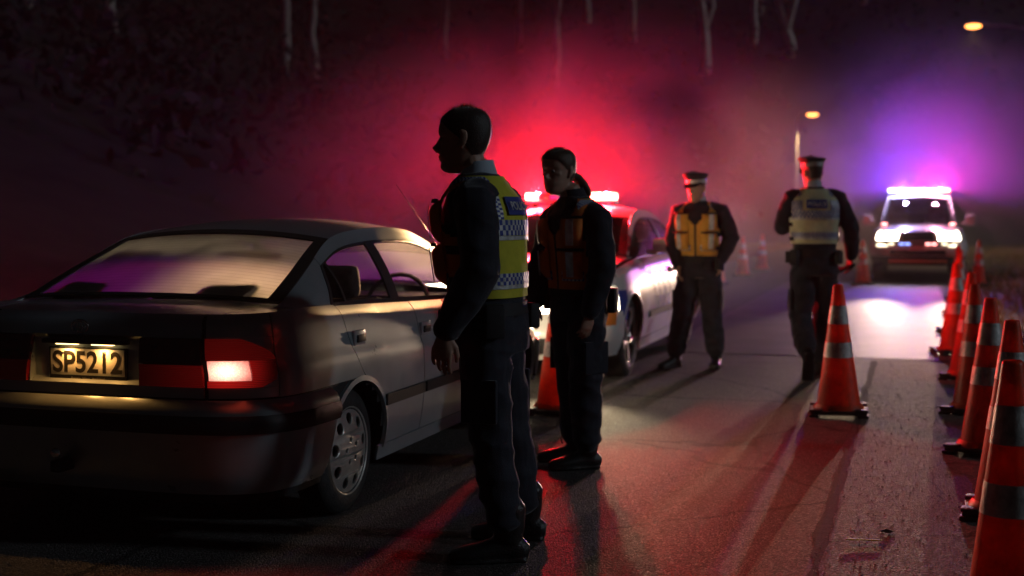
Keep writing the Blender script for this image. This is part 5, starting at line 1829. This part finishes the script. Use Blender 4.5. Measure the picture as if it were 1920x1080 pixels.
# ---- nearest officer: bareheaded, in profile, left arm hanging
secs = std_secs(0.985, -0.012, 0.0, (-0.055, 0.0), 1.05, 1.04)
r1, T1, f1, _ = officer('o1', (-1.581, 4.789), 'nearest officer, bareheaded man in profile wearing a yellow back vest beside the silver car', (-0.92, 0.39), secs,
    dict(shL=(-.075, -.185, 1.405), elL=(-.055, -.275, 1.145), wrL=(-.190, -.235, .905), hdL=(-.16, .02, -1), pnL=(.35, .9, 0), curlL=.62, thL=1,
         shR=(.02, .185, 1.405), elR=(.02, .265, 1.14), wrR=(-.10, .25, .92), hdR=(-.3, 0, -1), pnR=(0, -1, 0), thR=-1,
         hipL=(-.045, -.085, .87), knL=(-.020, -.105, .50), anL=(.045, -.095, .090), toeL=(-1, -.12, 0),
         hipR=(.010, .085, .87), knR=(.050, .16, .50), anR=(.120, .245, .090), toeR=(-1, .10, 0), bk=1.06, hk=1.02),
    ((-.124, -.005, 1.522), (-.985, .15, 0), 0.02, 1.02),
    dict(sleeve=[.081, .072, .048], leg=[.099, .081, .067], hairmat='hair'), voxel=0.0042, belt_z=1.01)
vest(r1, T1, 1.035, 1.27, 1.475, 1.505, seed=1, frontm='orange')

# ---- officer with the ponytail
secs = std_secs(0.945, 0.02, 0.0, (-0.03, 0.0), 1.0, 1.02)
r2, T2, f2, _ = officer('o2', (-1.733, 6.625), 'officer with a brown ponytail standing behind the nearest officer, red beacon glowing behind her shoulder', (-0.84, -0.54), secs,
    dict(shL=(.105, -.130, 1.335), elL=(.125, -.225, 1.075), wrL=(.055, -.250, .845), hdL=(-.2, 0, -1), pnL=(-.6, .8, 0), curlL=.6, thL=1,
         shR=(-.115, .120, 1.335), elR=(-.190, .16, 1.075), wrR=(-.225, .05, .88), hdR=(-.15, -.2, -1), pnR=(.5, -.5, 0), thR=-1,
         hipL=(.055, -.070, .83), knL=(.045, -.085, .47), anL=(.055, -.06, .088), toeL=(-1, -.25, 0),
         hipR=(-.035, .070, .83), knR=(-.015, .09, .47), anR=(.005, .13, .088), toeR=(-1, .05, 0), bk=.98, hk=.9),
    ((-.098, -.012, 1.466), (-.66, -.75, 0), 0.03, 0.97),
    dict(sleeve=[.074, .068, .046], leg=[.104, .084, .074], hairmat='hairl', shirt=False,
         tail=[((-.03, .05, 1.585), .022), ((.005, .06, 1.555), .026), ((.035, .055, 1.52), .026), ((.06, .045, 1.485), .020), ((.07, .04, 1.46), .010)]),
    voxel=0.006, hair='pony', belt_z=.965, hem=.83)
vest(r2, T2, .965, 1.205, 1.405, 1.44, seed=2, frontm='orange')

# ---- officer in the white-banded cap
secs = std_secs(0.965, -.005, 0.0, (-.01, 0), 1.0, 1.03)
r3, T3, f3, _ = officer('o3', (-1.845, 11.382), 'officer in a peaked cap with a white band beside the police car, arms hanging', (-0.35, -0.94), secs,
    dict(shL=(.175, -.06, 1.385), elL=(.285, -.01, 1.155), wrL=(.165, -.09, .95), hdL=(-.12, -.05, -1), pnL=(-.8, -.3, 0), thL=1, curlL=.5,
         shR=(-.175, .06, 1.385), elR=(-.235, .06, 1.13), wrR=(-.195, -.06, .91), hdR=(.05, -.1, -1), pnR=(.9, 0, 0), thR=-1,
         hipL=(.085, -.02, .85), knL=(.105, -.07, .47), anL=(.155, -.01, .090), toeL=(-.25, -1, 0),
         hipR=(-.085, .02, .85), knR=(-.155, -.05, .47), anR=(-.215, .02, .090), toeR=(-.65, -.75, 0), bk=1.06),
    ((-.030, -.03, 1.475), (-.62, -.78, 0), 0.12, 0.99),
    dict(sleeve=[.078, .070, .048], leg=[.106, .090, .080]), voxel=0.008, hair='short', detail=False, belt_z=.985, hem=.84)
vest(r3, T3, 1.0, 1.235, 1.43, 1.47, seed=3, frontm='hivisredlit')
peaked_cap(r3, f3)

# ---- officer walking away
CAPCHECK = True
secs = std_secs(1.035, 0.0, 0.0, (-.02, .02), 1.0, 1.03)
r4, T4, f4, _ = officer('o4', (-.812, 10.989), 'officer in a peaked cap walking away up the road, torch in his right hand', (0.04, 1.0), secs,
    dict(shL=(-.195, .02, 1.49), elL=(-.265, .07, 1.25), wrL=(-.13, .28, 1.33), hdL=(.7, .5, .3), pnL=(0, .3, -1), thL=1, curlL=.8,
         shR=(.185, .02, 1.49), elR=(.295, -.02, 1.235), wrR=(.325, .07, 1.00), hdR=(.0, .12, -1), pnR=(-1, 0, 0), thR=1, curlR=1.0,
         hipL=(-.09, 0, .90), knL=(-.115, .02, .50), anL=(-.112, -.26, .20), toeL=(.02, .35, -1),
         hipR=(.09, 0, .90), knR=(.12, .13, .50), anR=(.10, .22, .090), toeR=(.1, 1, 0), bk=1.06),
    ((-.018, .035, 1.585), (-.25, .97, 0), 0.10, 1.0),
    dict(sleeve=[.080, .070, .048], leg=[.110, .090, .080]), voxel=0.008, hair='short', detail=False, belt_z=1.065, hem=.90)
vest(r4, T4, 1.12, 1.33, 1.53, 1.575, seed=4, front=None, mainm='hivispale', frontm='hivispale')
peaked_cap(r4, f4)
# the torch he carries
tr_ = empty('torch', (0, 0, 0)); 
bm = bmesh.new()
tube(bm, [((0, -.10, 0), .017, .017), ((0, .06, 0), .017, .017), ((0, .075, 0), .024, .024), ((0, .12, 0), .026, .026)], 14, .2)
tt = obj('barrel', bm, M['webbing'], tr_, smooth=True)
bm = bmesh.new(); lathe(bm, [(0.0, .001), (0.002, .022), (0.0, .026)], 20, 'z')
tl_ = obj('torch_lens', bm, M['chrome'], tr_); tl_.rotation_euler = (-PI / 2, 0, 0); tl_.location = (0, .128, 0)
cw, sw = math.cos(YAW), math.sin(YAW)
hx, hy, hz = .292, .085, .915
tr_.location = (-.812 + cw * hx - sw * hy, 10.989 + sw * hx + cw * hy, hz)
tr_.rotation_euler = (-.25, .1, YAW + 0.35)
tag(tr_, 'small black torch in the right hand of the officer walking away', 'torch')

# ================================================================== haze and drifting smoke
bm = bmesh.new()
box(bm, (0, 60, 24), (300, 200, 52))
hz_ = obj('haze', bm)
m = bpy.data.materials.new('night_haze'); m.use_nodes = True
n = m.node_tree.nodes; l = m.node_tree.links
n.remove(n['Principled BSDF'])
pv = n.new('ShaderNodeVolumePrincipled')
pv.inputs['Color'].default_value = (0.85, 0.85, 0.88, 1)
pv.inputs['Density'].default_value = 0.0005
pv.inputs['Anisotropy'].default_value = 0.25
l.new(pv.outputs['Volume'], n['Material Output'].inputs['Volume'])
hz_.data.materials.append(m)
tag(hz_, 'thin night haze glowing round the lamps', 'haze', kind='stuff')

def smoke(loc, rad, dens, nscale, contrast, label, aniso=0.3, seed=0.0):
    bm = bmesh.new()
    bmesh.ops.create_icosphere(bm, subdivisions=3, radius=1.0)
    o = obj('smoke', bm)
    o.location = loc
    o.scale = rad
    m = bpy.data.materials.new('drifting_smoke'); m.use_nodes = True
    n = m.node_tree.nodes; l = m.node_tree.links
    n.remove(n['Principled BSDF'])
    vs = n.new('ShaderNodeVolumeScatter')
    vs.inputs['Color'].default_value = (0.92, 0.92, 0.92, 1)
    vs.inputs['Anisotropy'].default_value = aniso
    tc = n.new('ShaderNodeTexCoord')
    ln = n.new('ShaderNodeVectorMath'); ln.operation = 'LENGTH'
    l.new(tc.outputs['Object'], ln.inputs[0])
    fall = n.new('ShaderNodeMapRange'); fall.interpolation_type = 'SMOOTHERSTEP'
    fall.inputs['From Min'].default_value = 0.0; fall.inputs['From Max'].default_value = 0.97
    fall.inputs['To Min'].default_value = 1.0; fall.inputs['To Max'].default_value = 0.0
    l.new(ln.outputs['Value'], fall.inputs['Value'])
    mp = n.new('ShaderNodeMapping'); mp.inputs['Scale'].default_value = [r * nscale for r in rad]; mp.inputs['Location'].default_value = (seed, seed, seed)
    l.new(tc.outputs['Object'], mp.inputs['Vector'])
    nz = n.new('ShaderNodeTexNoise'); nz.inputs['Scale'].default_value = 1.0; nz.inputs['Detail'].default_value = 4; nz.inputs['Distortion'].default_value = 0.6
    l.new(mp.outputs['Vector'], nz.inputs['Vector'])
    nr = n.new('ShaderNodeMapRange'); nr.inputs['From Min'].default_value = 0.32; nr.inputs['From Max'].default_value = 0.68
    nr.inputs['To Min'].default_value = dens * (1 - contrast); nr.inputs['To Max'].default_value = dens * (1 + contrast)
    l.new(nz.outputs['Fac'], nr.inputs['Value'])
    mu = n.new('ShaderNodeMath'); mu.operation = 'MULTIPLY'
    l.new(fall.outputs['Result'], mu.inputs[0]); l.new(nr.outputs['Result'], mu.inputs[1])
    l.new(mu.outputs['Value'], vs.inputs['Density'])
    l.new(vs.outputs['Volume'], n['Material Output'].inputs['Volume'])
    try: m.cycles.volume_step_rate = 1.0
    except Exception: pass
    o.data.materials.append(m)
    tag(o, label, 'smoke', kind='stuff')
    return o
smoke((-4.3, 14.7, 1.7), (5.2, 3.2, 2.5), 0.27, 0.7, 0.95, 'red lit smoke drifting behind the white police saloon', 0.4, 3.0)
smoke((0.4, 33.4, 2.7), (5.0, 4.2, 4.4), 0.55, 0.45, 0.7, 'blue and purple lit smoke drifting round the police four wheel drive', 0.4, 8.0)
